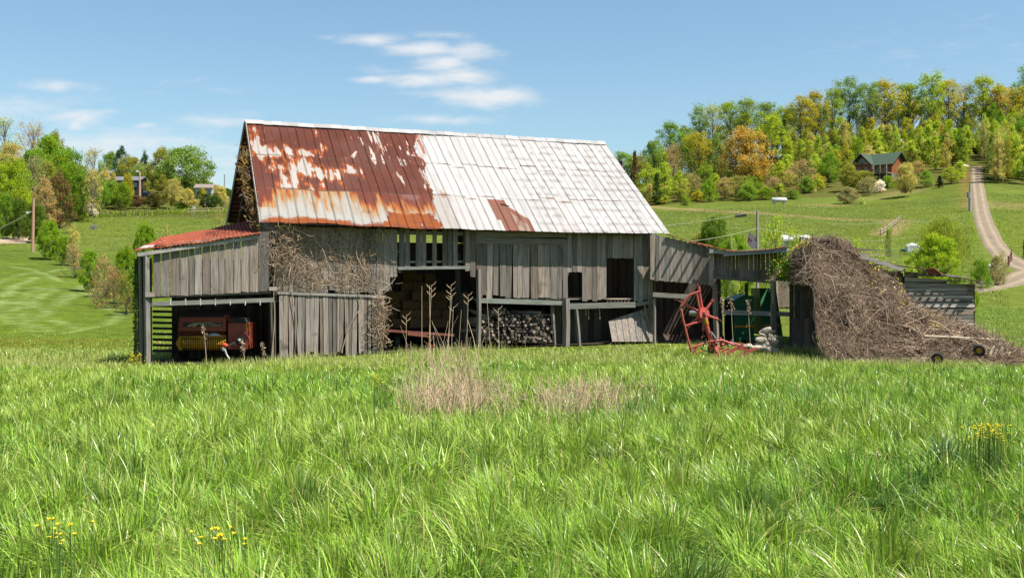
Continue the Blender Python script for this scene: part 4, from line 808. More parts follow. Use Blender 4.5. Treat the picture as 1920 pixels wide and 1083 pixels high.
# ------------------------------------------------------------------ hay wagon and bales in the wide opening
wag = empty('hay_wagon', WB.P(5.9, gz(-4, 43), 2.2), 'flat farm wagon with rusty red front rail standing in the barn opening', 'wagon')
za = WB.w(733, 620, 1.2)[1]; zb = WB.w(851, 628, 1.2)[1]; m = MB(); a = WB.pp(722, 619, 1.2); b = WB.pp(851, 628, 1.2)
m.beam(a, b, .06, .10); m.beam(a + Vector((.9, .05, -.13)), b + Vector((-.5, .05, -.1)), .05, .13); m.build('rail', material('rusty_red_steel', (.26, .085, .055), rough=.75, nscale=5, namt=.4), wag)
m = MB(); sA = WB.w(721, 619, 1.2)[0]; sB = WB.w(850, 628, 1.2)[0]; P4 = [WB.P(sA, za - .03, 1.25), WB.P(sB, zb - .03, 1.25), WB.P(sB, zb - .0, 5.2), WB.P(sA, za + .0, 5.2)]; m.hexa(P4 + [p + Vector((0, 0, .05)) for p in P4], (.2, .17, .14)); m.build('deck', M['woodh'], wag)
for s in (sA + .6, sB - .6):
    for v in (1.7, 4.6): m = MB(); p = WB.P(s, gz(-3, 44) + .32, v); m.disc(p, (WB.ux, WB.uy, 0), .33, .2, 20); m.build('wheel', M['black'], wag)
p = WB.pp(806, 646, .9); m = MB(); m.tube([p + Vector((0, 0, -.3)), p + Vector((-.02, 0, .05))], .02, 6, (.4, .4, .4)); mk = m.build('hitch', M['steel'], wag)
m = MB(); m.add([p + Vector(k) for k in ((-.12, -.03, .10), (.12, -.03, -.02), (.08, -.03, -.10), (-.12, .0, .10), (.12, .0, -.02), (.08, .0, -.10))], [(0, 1, 2), (5, 4, 3), (0, 3, 4, 1), (1, 4, 5, 2), (2, 5, 3, 0)]); m.build('flag', M['orange'], wag)
def bale_mesh():
    import bmesh as bmm
    b = bmm.new(); bmm.ops.create_cube(b, size=1); bmm.ops.scale(b, vec=(.92, .46, .38), verts=b.verts); bmm.ops.subdivide_edges(b, edges=b.edges[:], cuts=6, use_grid_fill=True)
    for v in b.verts: v.co += Vector((random.uniform(-1, 1), random.uniform(-1, 1), random.uniform(-1, 1))) * .012; v.co *= 1 - .03 * (abs(v.co.x) > .44)
    me = bpy.data.meshes.new('hay_bale'); b.to_mesh(me); b.free(); return me
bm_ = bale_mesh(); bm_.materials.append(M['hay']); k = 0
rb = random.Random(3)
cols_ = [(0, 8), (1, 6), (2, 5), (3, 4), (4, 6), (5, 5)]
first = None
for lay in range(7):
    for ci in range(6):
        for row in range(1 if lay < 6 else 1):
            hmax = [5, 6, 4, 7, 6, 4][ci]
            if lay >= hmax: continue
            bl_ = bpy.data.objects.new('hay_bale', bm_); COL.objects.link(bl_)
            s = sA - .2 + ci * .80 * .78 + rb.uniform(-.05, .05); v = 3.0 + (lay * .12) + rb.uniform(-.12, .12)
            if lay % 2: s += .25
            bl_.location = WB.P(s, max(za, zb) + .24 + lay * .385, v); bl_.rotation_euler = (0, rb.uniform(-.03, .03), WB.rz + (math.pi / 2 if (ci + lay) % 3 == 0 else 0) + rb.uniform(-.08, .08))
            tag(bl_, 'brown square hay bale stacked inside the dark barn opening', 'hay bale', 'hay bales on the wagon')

# ------------------------------------------------------------------ split posts stacked under the loft
rs = random.Random(12); protos = []
for j in range(6):
    m = MB(); n = rs.choice([4, 4, 3, 5]); r0 = .062; L = 1.5; base = [(r0 * rs.uniform(.75, 1.2) * math.cos(2 * math.pi * i / n + .4), r0 * rs.uniform(.75, 1.2) * math.sin(2 * math.pi * i / n + .4)) for i in range(n)]
    V = []
    for t in (0, .33, .66, 1): bx, bz = rs.uniform(-.02, .02), rs.uniform(-.02, .02); V += [(x * rs.uniform(.9, 1.1) + bx, t * L, z * rs.uniform(.9, 1.1) + bz) for x, z in base]
    Fs = [(a * n + i, a * n + (i + 1) % n, (a + 1) * n + (i + 1) % n, (a + 1) * n + i) for a in range(3) for i in range(n)] + [tuple(range(n))[::-1], tuple(3 * n + i for i in range(n))]
    m.add(V, Fs); me = bpy.data.meshes.new('split_log'); me.from_pydata(m.v, [], m.f); protos.append(me)
    M['lumber%d' % j] = material('cut_log', [(.42, .33, .25), (.30, .24, .19), (.20, .165, .13), (.48, .40, .33), (.13, .10, .08), (.26, .2, .15)][j], rough=.9, nscale=7, namt=.35); me.materials.append(M['lumber%d' % j])
ytop = ipol([(902, 600), (912, 585), (945, 578), (965, 590), (985, 586), (1000, 590), (1022, 582), (1037, 592)])
for row in range(11):
    for i in range(19):
        px_ = 906 + i * 7.0 + (3.5 if row % 2 else 0) + rs.uniform(-1.5, 1.5); py_ = 640 - row * 6.0 + rs.uniform(-1, 1)
        if px_ > 1036 or py_ < ytop(px_) or rs.random() < .06: continue
        o = bpy.data.objects.new('split_log', protos[rs.choice([0, 1, 2, 2, 3, 4, 4, 5, 1] if py_ > ytop(px_) + 14 else [0, 1, 3, 3, 5])]); COL.objects.link(o)
        o.location = WB.pp(px_, py_, V0 + .15 + rs.uniform(-.12, .22) + (640 - py_) * .004); ex = rs.random()
        o.rotation_euler = (rs.uniform(-.12, .12) + (.3 if ex < .12 else 0), rs.uniform(0, 1.5), WB.rz + (rs.uniform(.5, 1.0) if px_ > 1000 and ex < .5 else rs.uniform(-.35, .35))); s_ = rs.uniform(.8, 1.7); o.scale = (s_, 1, s_)
        tag(o, 'split grey post lying in the woodpile under the barn loft', 'log', 'split posts stacked under the barn')

# ------------------------------------------------------------------ folded hay rake, red
YR = 40.2
rake_ = empty('rotary_rake', pt(1340, 678, YR), 'faded red rotary hay rake with its spoked rotor tipped upright before the shed', 'hay rake')
def rt(name, lines, r, mat='red', n=8, par=None, lab=None):
    m = MB()
    for ln in lines: m.tube([pt(a, b, YR + (c if c is not None else 0)) for a, b, c in ln], r, n)
    return m.build(name, M[mat], par or rake_, label=lab)
rt('guard_frame', [[(1314, 545, 0), (1306, 548, 0), (1293, 553, .0), (1288, 558, 0), (1278, 574, 0), (1277, 580, 0), (1281, 600, 0), (1284, 611, 0), (1289, 632, .0), (1295, 653, 0)], [(1306, 549, 0), (1311, 575, .0), (1316, 597, .1), (1318, 604, .1)], [(1284, 611, 0), (1304, 605, 0), (1322, 599, .1)], [(1295, 653, 0), (1309, 647, 0), (1322, 643, .1)], [(1295, 653, 0), (1296, 660, 0)], [(1306, 650, 0), (1301, 661, 0)]], .042)
c = pt(1318, 588, YR + .12); ax = Vector((.45, -.85, .10)).normalized(); m = MB(); m.disc(c, ax, .235, .20, 28); m.tube([c, c - ax * .34], [.20, .1], 20)
m.tube([c, c + ax * .22], [.12, .08], 14); hubr = m.build('rotor_hub', M['red'], rake_)
m = MB(); m.tube([c + Vector((-.1, .25, .0)), c + Vector((-.45, .35, .02))], [.13, .09], 14); m.build('gearbox', M['steel'], rake_)
for (ex, ey, fx, fy) in ((1310, 538, 1307, 531), (1337, 562, 1342, 553), (1345, 598, 1350, 600), (1319, 618, 1318, 626), (1290, 612, 1288, 616), (1287, 572, 1271, 563)):
    a = c + (pt(ex, ey, YR + .1) - c) * .2; b = pt(ex, ey, YR + .15); f = pt(fx, fy, YR + .15); m = MB(); m.tube([a, b], [.055, .042], 8); m.tube([b - (b - a) * .12, b + (b - a) * .02], .062, 8); arm = m.build('rotor_arm', M['red'], rake_)
    m = MB(); m.tube([b, f], [.035, .02], 6); d = (f - b).normalized()
    for s in (-1, 1): m.tube([f, f + d * .12 + Vector((s * .05, -.1, .03 * s))], .012, 5)
    m.build('tine_holder', M['rust'], arm)
rt('boom', [[(1323, 602, .1), (1328, 622, .1), (1333, 637, .1)]], .085, 'red', 10); rt('boom_sleeve', [[(1322, 597, .08), (1325, 608, .09)]], .092, 'yellow', 10)
rt('hitch_frame', [[(1327, 640, .0), (1352, 638, 0)], [(1331, 634, 0), (1330, 650, 0), (1345, 655, 0), (1356, 652, 0)], [(1350, 632, .2), (1353, 650, .2)], [(1337, 641, .3), (1344, 660, -.2)], [(1350, 636, .1), (1376, 646, .2)], [(1353, 646, .1), (1370, 642, .3), (1398, 650, .3)], [(1340, 638, .2), (1346, 650, .0), (1342, 656, -.1)]], .05, 'red', 6)
m = MB()
for q in (((1352, 667), (1384, 648), (1386, 653), (1364, 667)), ((1384, 650), (1407, 655), (1405, 659), (1384, 655)), ((1392, 662), (1420, 651), (1421, 654), (1394, 666)), ((1336, 665), (1366, 652), (1368, 655), (1340, 667)), ((1340, 667), (1400, 665), (1400, 667), (1340, 668.5))):
    f = [pt(a, b, YR - .25) for a, b in q][::-1]; m.hexa(f + [p + Vector((0, .14, 0)) for p in f])
for (a, b) in ((1390, 643), (1398, 668)): hxz(m, a, b, a + 4, b + 9, YR - .15, .1)
m.build('drawbar', M['red'], rake_)
rt('hose', [[(1318, 650, -.1), (1322, 640, -.12), (1335, 636, -.1), (1348, 641, -.1)], [(1330, 660, -.2), (1318, 655, -.1), (1312, 650, 0)]], .02, 'black', 6)
rt('ram', [[(1333, 622, 0), (1342, 634, 0)]], .035, 'steel', 8); rt('ram', [[(1372, 636, .2), (1378, 645, .2)]], .025, 'steel', 8)
m = MB(); m.disc(pt(1335, 654, YR + .25), (.8, .6, 0), .17, .11, 20); w = m.build('wheel', M['black'], rake_); m = MB(); m.disc(pt(1335, 654, YR + .2), (.8, .6, 0), .09, .14, 16); m.build('rim', M['yellow'], w)
m = MB(); m.tube([pt(1307, 661, YR - .1), pt(1322, 656, YR - .1)], .03, 6); o = m.build('stake', M['yellow']); tag(o, 'short yellow bar lying in the grass at the foot of the red rake', 'bar')

# ------------------------------------------------------------------ green wagon in the shed
gw = empty('forage_wagon', pt(1420, 660, 48), 'green slab sided farm wagon inside the open shed behind the stone heap', 'wagon')
m = MB(); Yg = 48.2; f = [(1376, 636), (1414, 638), (1414, 556), (1398, 552), (1376, 562)]; q = [pt(a, b, Yg) for a, b in f]; k_ = [p + Vector((0, 2.2, 0)) for p in q]; m.add(q + k_, [tuple(range(5)), tuple(range(9, 4, -1))] + [(i, i + 5, (i + 1) % 5 + 5, (i + 1) % 5) for i in range(5)]); m.build('body', M['green'], gw)
m = MB(); q = [pt(1430, 628, Yg - .4), pt(1468, 630, Yg - .2), pt(1455, 540, Yg + .3), pt(1424, 540, Yg + .2)]; m.hexa(q + [p + Vector((0, 1.8, 0)) for p in q]); m.build('side_panel', M['green'], gw)
m = MB(); m.beam(pt(1376, 612, Yg - .03), pt(1414, 611, Yg - .03), .03, .10); m.beam(pt(1430, 610, Yg - .45), pt(1465, 609, Yg - .3), .03, .09); m.build('stripe', M['yellow'], gw)
m = MB()
for y in (574, 590, 625): m.beam(pt(1376, y, Yg - .02), pt(1414, y, Yg - .02), .04, .05)
m.build('rib', M['green'], gw)
for x_ in (1385, 1440): m = MB(); m.disc(pt(x_, 647, Yg + .4), (1, .2, 0), .35, .25, 22); m.build('wheel', M['black'], gw)
# stones
import bmesh as bmm
def stone_mesh(seed):
    b = bmm.new(); bmm.ops.create_icosphere(b, subdivisions=3, radius=1); r_ = random.Random(seed); d = [(Vector((r_.gauss(0, 1), r_.gauss(0, 1), r_.gauss(0, 1))).normalized(), r_.uniform(.6, .95)) for _ in range(9)]
    for v in b.verts:
        for n_, h in d:
            e = v.co.dot(n_)
            if e > h: v.co -= n_ * (e - h) * .85
        v.co += Vector((r_.gauss(0, 1), r_.gauss(0, 1), r_.gauss(0, 1))) * .008
    me = bpy.data.meshes.new('stone'); b.to_mesh(me); b.free(); a = me.attributes.new('col', 'FLOAT_COLOR', 'POINT'); kk = r_.uniform(.85, 1.15); a.data.foreach_set('color', [.52 * kk, .45 * kk, .36 * kk, 1] * len(me.vertices)); me.materials.append(M['stone']); return me
sm = [stone_mesh(i) for i in range(5)]; rs = random.Random(4)
spots = [(1421, 652, 10), (1430, 654, 11), (1440, 655, 11), (1449, 655, 10), (1425, 645, 8), (1435, 645, 11), (1445, 645, 9), (1452, 647, 7), (1427, 636, 8), (1436, 636, 8), (1447, 636, 8), (1453, 640, 6), (1431, 629, 7), (1441, 630, 8), (1451, 632, 6), (1429, 622, 6), (1437, 620, 8), (1446, 624, 7), (1440, 616, 6), (1412, 652, 6), (1404, 648, 7), (1396, 648, 5), (1359, 643, 5), (1367, 645, 5)]
for i, (a, b, rr) in enumerate(spots):
    o = bpy.data.objects.new('stone', sm[i % 5]); COL.objects.link(o); Y = 42.2 + rs.uniform(-.15, .15) + (655 - b) * .004; o.location = pt(a, b, Y); s = rr * 1.12 * Y / F; o.scale = (s * rs.uniform(1.05, 1.35), s, s * rs.uniform(.55, .75)); o.rotation_euler = (rs.uniform(-.3, .3), rs.uniform(-.3, .3), rs.uniform(-.6, .6))
    if i < 19: tag(o, 'rounded pale limestone rock heaped beside the open shed', 'stone', 'pale stones in the heap by the shed')
    else: tag(o, 'loose pale stone lying in the grass left of the stone heap', 'stone', 'loose stones between rake and stone heap')
m = MB()
for i in range(4): m.tube([pt(1452, 645 - i * 3.2, 42.6), pt(1465, 643 - i * 3.2, 43.4)], .035, 8)
o = m.build('corrugated_sheet', M['steel']); tag(o, 'small grey corrugated metal piece right of the stone heap', 'metal sheet')
# wheels in the brush, red bar at the frame edge
def axle(px, py, Y, lab, tilt):
    e = empty('old_wheel', pt(px, py + 9, Y), lab, 'wheel'); c = pt(px, py, Y); ax = Vector((tilt, -1, .0)).normalized(); u = ax.cross(Vector((0, 0, 1))).normalized(); r_ = .155
    m = MB(); m.tube([c + (u * math.cos(a) + Vector((0, 0, 1)) * math.sin(a)) * r_ for a in np.linspace(0, 2 * math.pi, 29)], .055, 8, cap=False); m.build('tyre', M['black'], e, smooth=True)
    m = MB(); m.disc(c, ax, .125, .04, 24); m.disc(c, ax, .04, .14, 12); m.build('rim', M['yellow'], e)
axle(1758, 672, 37.4, 'small black tyred wheel with yellow rim low at the left end of the brush pile', -.5); axle(1836, 657, 37.6, 'small black tyred wheel with yellow rim among twigs under the pale pole', -.5)
m = MB(); m.beam(pt(1888, 701, 32), pt(1960, 697, 32.3), .07, .09); m.beam(pt(1915, 703, 32), pt(1917, 716, 32), .06, .06); o = m.build('implement_bar', M['red']); tag(o, 'red painted implement bar lying in grass at the right edge', 'bar')
m = MB(); hxz(m, 1862, 648, 1866, 680, 38.6, .1); 
for (a, b) in ((1860, 650), (1869, 655), (1892, 660), (1905, 668), (1880, 650)):
    m.tube([pt(a, b, 38.4), pt(a - 4, b + 14, 38.3), pt(a - 6, b + 26, 38.2)], [.05, .09, .06], 7, (.36, .30, .23))
o = m.build('stump', M['twig']); tag(o, 'pale bleached broken tree stump in the right end of the brush pile', 'stump')
m = MB(); a = [pt(1416, 437, 48.2), pt(1418, 464, 48.2), pt(1402, 463, 48.4), pt(1401, 448, 48.4), pt(1405, 436, 48.3)]; a = [pt(1405, 434, 48.3), pt(1419, 447, 48.2), pt(1417, 466, 48.2), pt(1409, 466, 48.3), pt(1401, 454, 48.4)]
bk = [p + Vector((0, .03, 0)) for p in a]; m.add(a + bk, [tuple(range(5))[::-1], tuple(range(5, 10))] + [(i, (i + 1) % 5, (i + 1) % 5 + 5, i + 5) for i in range(5)]); o = m.build('tin_sheet', material('bent_tin', (.66, .62, .6), rough=.6, nscale=3, namt=.2, dark=(.33, .13, .08), dscale=3.0, dlo=.55, dhi=.65)); tag(o, 'loose tin sheet sticking up from the shed roof beside the grey pole', 'tin sheet')

# ------------------------------------------------------------------ poles and wires
def pole(px, ptop, Y, r_, lab, col=(.33, .25, .2), extra=None, name='utility_pole', lean=0):
    b = at(px, Y); t = pt(px + lean, ptop, Y); e = empty(name, b, lab, 'utility pole'); m = MB(); m.tube([b - Vector((0, 0, .3)), (b + t) / 2, t], [r_ * 1.25, r_ * 1.1, r_ * .9], 9, col); m.build('shaft', M['twig'], e); return e, t
e, t = pole(61, 372, 128, .16, 'tall bare wooden utility pole beside the driveway on the left', (.45, .28, .2), lean=2)
m = MB(); p = pt(61, 398, 128); m.tube([p, p + Vector((-.35, -.1, .05)), p + Vector((-.55, -.1, .0))], .05, 6); m.build('lamp_arm', M['steel'], e); m = MB(); q = p + Vector((-.6, -.1, -.03)); m.disc(q, (0, 0, 1), .2, .2, 12); m.build('lamp', M['white'], e)
e, t = pole(262, 322, 250, .22, 'distant pale yard light pole by the grey roofed house', (.5, .36, .28)); m = MB(); m.tube([t, t + Vector((-.5, 0, .1))], .1, 6); m.disc(t + Vector((-.7, 0, .1)), (0, 0, 1), .35, .35, 10); m.build('lamp', M['white'], e)
e, P3 = pole(1420, 394, 62, .078, 'grey utility pole rising behind the low shed roof', (.38, .34, .32))
e, P4 = pole(1819, 346, 205, .22, 'utility pole with transformer beside the dirt road up the hill', (.42, .40, .38)); p = pt(1816, 366, 204.8); m = MB(); m.tube([p + Vector((0, 0, -.5)), p + Vector((0, 0, .55))], .32, 12); m.build('transformer', M['steel'], e)
m = MB(); b = at(1816, 204.6); m.tube([b, pt(1816, 372, 204.6)], .07, 6); m.build('conduit', M['steel'], e)
m = MB(); m.tube([at(421, 260), pt(421, 327, 260)], .12, 6, (.3, .3, .3)); o = m.build('thin_mast', M['twig']); tag(o, 'thin distant mast against the sky just left of the barn roof', 'mast')
def wire(pts, lab, r_=.02, col=(.5, .5, .46), n=24):
    W = [pt(*p) for p in pts]; P = []
    for i in range(len(W) - 1):
        for k in range(n): t = k / n; q = W[i].lerp(W[i + 1], t); q.z -= math.sin(math.pi * t) * (W[i + 1] - W[i]).length * .008; P.append(q)
    P.append(W[-1]); m = MB(); m.tube(P, r_, 5, col); o = m.build('power_line', M['twig']); tag(o, lab, 'wire', 'overhead wires')
WC_ = (.42, .43, .33)
wire([(1235, 424, 52), (1419, 395, 62), (1560, 440, 200)], 'upper pale wire from the barn eave up to the pole top', .009, WC_)
wire([(1280, 454, 52), (1420, 428, 62), (1700, 445, 130), (1823, 426, 204), (1990, 392, 250)], 'lower pale wire from the shed through the pole to the road pole', .012, WC_)
wire([(1560, 420, 130), (1680, 414, 150), (1819, 403, 205), (1990, 368, 260)], 'highest pale wire crossing the pasture to the road pole', .017, WC_)
wire([(-80, 476, 60), (160, 473, 60), (300, 460, 60)], 'topmost dark wire across the mown field', .008, (.12, .14, .08)); wire([(-80, 520, 55), (170, 511, 55), (300, 500, 55)], 'middle dark wire across the mown field', .008, (.12, .14, .08)); wire([(-80, 545, 50), (180, 538, 50), (300, 530, 50)], 'lowest dark wire across the mown field', .010, (.05, .07, .04))
wire([(-60, 440, 120), (0, 428, 123), (61, 396, 128)], 'wire from the left edge to the bare pole', .03, (.2, .2, .18))

# ------------------------------------------------------------------ far houses, car, tank
def house(name, px, base, Y, a, lab, cat='house'): p = pt(px, base, Y); p.z = gz(p.x, p.y) if base is None else p.z; return empty(name, p, lab, cat, rz=a)
lg = house('log_house', 1672, 340, 285, math.radians(-45), 'orange log house with green roof and raised front deck on the hillside', 'house')
def LB(mb, x0, x1, y0, y1, z0, z1, col=(1, 1, 1)): mb.box(((x0 + x1) / 2, (y0 + y1) / 2, (z0 + z1) / 2), (x1 - x0, y1 - y0, z1 - z0), col)
m = MB(); LB(m, -10.5, 0, 0, 8, 0, 2.2); m.build('basement', material('grey_block', (.22, .21, .20), rough=.9, nscale=2, namt=.3), lg, local=True)
m = MB(); LB(m, -10.5, 0, 0, 8, 2.2, 4.9); m.add([(0, 0, 4.9), (0, 8, 4.9), (0, 4, 7.9), (-10.5, 0, 4.9), (-10.5, 8, 4.9), (-10.5, 4, 7.9)], [(0, 1, 2), (5, 4, 3), (0, 3, 4, 1)])
m.add([(-10.2, -1.2, 2.2), (-5.4, -1.2, 2.2), (-5.4, -1.2, 5.2), (-7.8, -1.2, 7.4), (-10.2, -1.2, 5.2), (-10.2, .2, 2.2), (-5.4, .2, 2.2), (-5.4, .2, 5.2), (-7.8, .2, 7.4), (-10.2, .2, 5.2)], [(0, 1, 2, 3, 4), (1, 6, 7, 2), (5, 0, 4, 9)]); m.build('wall', M['log'], lg, local=True)
m = MB()
def slab(mb, a, b, c, d, th=.18): q = [Vector(k) for k in (a, b, c, d)]; mb.hexa(q + [p + Vector((0, 0, th)) for p in q])
slab(m, (-10.9, -1.1, 4.4), (.9, -1.1, 4.4), (.9, 4, 8.05), (-10.9, 4, 8.05)); slab(m, (-10.9, 4, 8.05), (.9, 4, 8.05), (.9, 9, 4.4), (-10.9, 9, 4.4))
slab(m, (-10.9, -2.3, 4.6), (-7.8, -2.3, 7.75), (-7.8, 4, 7.9), (-10.9, 4, 4.9)); slab(m, (-7.8, -2.3, 7.75), (-4.7, -2.3, 4.6), (-4.7, 4, 4.9), (-7.8, 4, 7.9))
slab(m, (-14, -.5, 4.0), (-10.5, -.5, 4.0), (-10.5, 4, 7.2), (-13, 4, 7.0)); m.build('roof', M['shingle'], lg, local=True)
m = MB(); LB(m, -13.4, -10.5, .5, 7, 0, 4.2); m.build('wall', M['log'], lg, local=True, label='side wing wall')
m = MB()
for q in (((-9.4, -1.28, 4.9), (-8.9, -1.28, 4.9), (-8.0, -1.28, 6.6), (-8.0, -1.28, 4.9)),): pass
m.add([(-9.6, -1.28, 5.0), (-6.0, -1.28, 5.0), (-7.8, -1.28, 6.9)], [(0, 1, 2)]); m.build('window', M['glass'], lg, local=True, label='triangular gable window')
for x0 in (-9.2, -7.3, -4.2, -2.2): m = MB(); LB(m, x0, x0 + 1.1, -1.27 if x0 < -6 else -.06, -.9 if x0 < -6 else 0.05, 2.7, 4.3); m.build('window', M['glass'], lg, local=True)
m = MB(); LB(m, -4.8, -3.2, -.07, .05, .2, 2.0); LB(m, -2.6, -1, -.07, .05, .2, 2.0); m.build('window', M['glass'], lg, local=True)
m = MB()
for (a, b) in (((-9.6, 5.0), (-7.8, 5.0)), ((-7.8, 5.0), (-7.8, 6.9)), ((-7.8, 5), (-9, 6)), ((-7.8, 5), (-6.6, 6))): m.beam((a[0], -1.32, a[1]), (b[0], -1.32, b[1]), .12, .12)
m.build('window_frame', M['log'], lg, local=True)
m = MB(); LB(m, -10.5, .2, -3.4, 0, 2.05, 2.25, (.3, .25, .2)); m.build('deck', M['woodh'], lg, local=True)
for x in (-9.6, -6.6, -3.6, -1.8, 0.0): m = MB(); LB(m, x - .12, x + .12, -3.3, -3.05, -2.2, 2.1 if x < -4 else 4.4, (.3, .25, .2)); m.build('post', M['wood'], lg, local=True)
m = MB()
for z in (2.6, 3.1): LB(m, -10.5, .2, -3.35, -3.28, z - .03, z + .06, (.3, .24, .18))
for i in range(36): LB(m, -10.4 + i * .3, -10.36 + i * .3, -3.34, -3.3, 2.25, 3.1, (.3, .24, .18))
m.build('railing', M['woodh'], lg, local=True)
m = MB(); LB(m, -3.9, -3.3, -3.6, -3.57, 3.2, 4.3); m.build('flag', M['white'], lg, local=True)
m = MB(); LB(m, -10.5, 0, .0, 8, -3, 0.0); m.build('foundation', bpy.data.materials['grey_block'], lg, local=True)
def simplehouse(name, px, py, Y, a, w, d, h, rh, wall, roofm, lab, wins=3):
    p = pt(px, py, Y); e = empty(name, p, lab, 'house', rz=a); m = MB(); LB(m, 0, w, 0, d, -3, h); m.add([(0, 0, h), (0, d, h), (0, d / 2, h + rh), (w, 0, h), (w, d, h), (w, d / 2, h + rh)], [(0, 2, 1), (3, 4, 5)]); m.build('wall', wall, e, local=True)
    m = MB(); slab(m, (-.4, -.6, h - .2), (w + .4, -.6, h - .2), (w + .4, d / 2, h + rh), (-.4, d / 2, h + rh)); slab(m, (-.4, d / 2, h + rh), (w + .4, d / 2, h + rh), (w + .4, d + .6, h - .2), (-.4, d + .6, h - .2)); m.build('roof', roofm, e, local=True)
    for i in range(wins): x = w * (i + .6) / (wins + .2); m = MB(); LB(m, x, x + .9, -.05, .05, h - 1.7, h - .6); m.build('window', M['glass'], e, local=True)
    return e
DW = material('dark_siding', (.06, .055, .05), rough=.8, nscale=2, namt=.3)
simplehouse('ranch_house', 188, 349, 268, 0, 9.8, 7, 1.5, 1.1, DW, M['greyroof'], 'long low house with dark walls and grey roof half hidden by trees', 4)
simplehouse('garage', 188, 333, 290, 0, 2.6, 6, 1.2, .9, DW, M['greyroof'], 'small grey roofed building peeping out behind the low house', 1)
simplehouse('white_house', 366, 370, 262, math.radians(6), 3.9, 6, 2.4, 1.0, M['white'], M['tanroof'], 'small white house with brownish roof among trees left of the barn', 2)
car = empty('parked_car', pt(272, 368, 262), 'dark parked car seen from behind in front of the low grey house', 'car')
m = MB(); hxz(m, 266, 361, 278, 367, 262, 4.2); hxz(m, 267, 357.5, 277, 361, 262.4, 2.6, inset=.15); bev(m.build('body', M['carpaint'], car), .1)
m = MB(); hxz(m, 268.2, 358.3, 275.8, 360.7, 262.35, .04); m.build('window', M['glass'], car)
for x in (267.5, 276): m = MB(); m.disc(pt(x, 367.5, 262.4), (1, 0, 0), .32, .2, 14); m.build('wheel', M['black'], car)
tank = empty('gas_tank', hit(1461, 383), 'white horizontal gas tank at the foot of the wooded hill', 'tank'); b = tank.location; m = MB(); L_ = 1.55
m.tube([b + Vector((x, 0, .95)) for x in (-L_ - .25, -L_ - .1, -L_, L_, L_ + .1, L_ + .25)], [.15, .38, .5, .5, .38, .15], 18); m.build('shell', M['white'], tank, smooth=True)
m = MB(); m.box(b + Vector((-1, 0, .25)), (.3, .8, .6)); m.box(b + Vector((1, 0, .25)), (.3, .8, .6)); m.disc(b + Vector((-.6, 0, 1.5)), (0, 0, 1), .2, .3, 12); m.build('saddle', M['steel'], tank)
tr_ = empty('trough', hit(1389, 407), 'small dark trough standing alone in the pasture', 'trough'); b = tr_.location; m = MB()
for s in ((-1, 0, .5, .1, .6), (1, 0, .5, .1, .6)): m.box(b + Vector((s[0], 0, .3)), (.08, .7, .55))
m.box(b + Vector((0, -.35, .3)), (2, .07, .55)); m.box(b + Vector((0, .35, .3)), (2, .07, .55)); m.box(b + Vector((0, 0, .12)), (2, .7, .08)); m.build('body', material('dark_steel', (.05, .06, .06), rough=.6, nscale=2, namt=.3), tr_)
ws = simplehouse('white_shed', 1472, 462, 100, 0, 2.1, 2.2, .7, .25, M['white'], M['white'], 'low white roofed shed in the trees beyond the dead vine mound', 1)
pool = hit(1728, 470); m = MB(); m.tube([pool + Vector((math.cos(a) * 2.6, math.sin(a) * 2.0, .12)) for a in np.linspace(0, 2 * math.pi, 25)], .1, 6, cap=False); m.disc(pool + Vector((0, 0, .10)), (0, 0, 1), 2.3, .05, 24); o = m.build('blue_tarp', M['blue']); tag(o, 'pale blue round cover lying on the grass left of the bright bush', 'tarp')
b = hit(1712, 477); m = MB(); m.box(b + Vector((0, 0, .55)), (1.7, .9, .5)); m.tube([b + Vector((-.8, 0, .9)), b + Vector((-.3, 0, 1.1)), b + Vector((.5, 0, 1.05)), b + Vector((.9, 0, .85))], [.25, .35, .3, .2], 8); wt = m.build('white_cart', M['white']); tag(wt, 'small white loaded garden cart beside the willow', 'cart')
b = hit(1863, 503); m = MB(); m.tube([b + Vector((-.9, 0, .1)), b + Vector((-.3, 0, .22)), b + Vector((.7, .1, .15)), b + Vector((1, .1, .05))], [.12, .25, .22, .1], 8); o = m.build('white_sheet', M['white']); tag(o, 'white bundle lying on the grass near the rail fence', 'bundle')
# fences
def fence(pts, lab, n, h, rails, rr, col, name='rail_fence', pr=.07):
    W = smoothline([tuple(hit(a, b)) for a, b in pts], n); P = [Vector((w[0], w[1], gz(w[0], w[1]))) for w in W]; e = empty(name, P[n // 2], lab, 'fence')
    for p in P: m = MB(); l = random.uniform(-.06, .06); m.tube([p - Vector((0, 0, .1)), p + Vector((l, 0, h * random.uniform(.95, 1.15)))], pr, 5, tuple(k * .7 for k in col)); m.build('post', M['twig'], e)
    for z in rails:
        m = MB(); m.tube([p + Vector((0, -.05, z * h)) for p in P], rr, 4, col); m.build('rail', M['twig'], e)
fence([(1856, 527), (1872, 514), (1885, 505)], 'short white rail fence with dark posts beside the farm track', 7, 1.1, (.5, .9), .05, (.55, .5, .44))
fence([(1889, 502), (1896, 492), (1898, 488)], 'rusty red gate section at the upper end of the rail fence', 4, 1.2, (.3, .6, .95), .03, (.20, .10, .07))
fence([(345, 403), (370, 402), (395, 401), (420, 400)], 'brown board fence at the far field edge left of the barn', 7, 1.3, (.5, .9), .07, (.3, .25, .2))
fence([(108, 412), (160, 409), (230, 406), (300, 404), (340, 403)], 'dark wire and post fence under the trees along the left field', 24, 1.2, (.5, .95), .03, (.12, .11, .09))
fence([(1649, 443), (1660, 436), (1672, 428), (1690, 412)], 'broken old grey rail fence crossing the pasture', 9, 1.0, (.4, .85), .06, (.4, .35, .3), pr=.09)
m = MB(); b = hit(364, 402); m.disc(b + Vector((0, 0, 1.4)), (0, 1, 0), .35, .1, 14); m.tube([b, b + Vector((0, .1, 1.3))], .06, 6); o = m.build('round_sign', M['white']); tag(o, 'small white round sign on the far fence', 'sign')
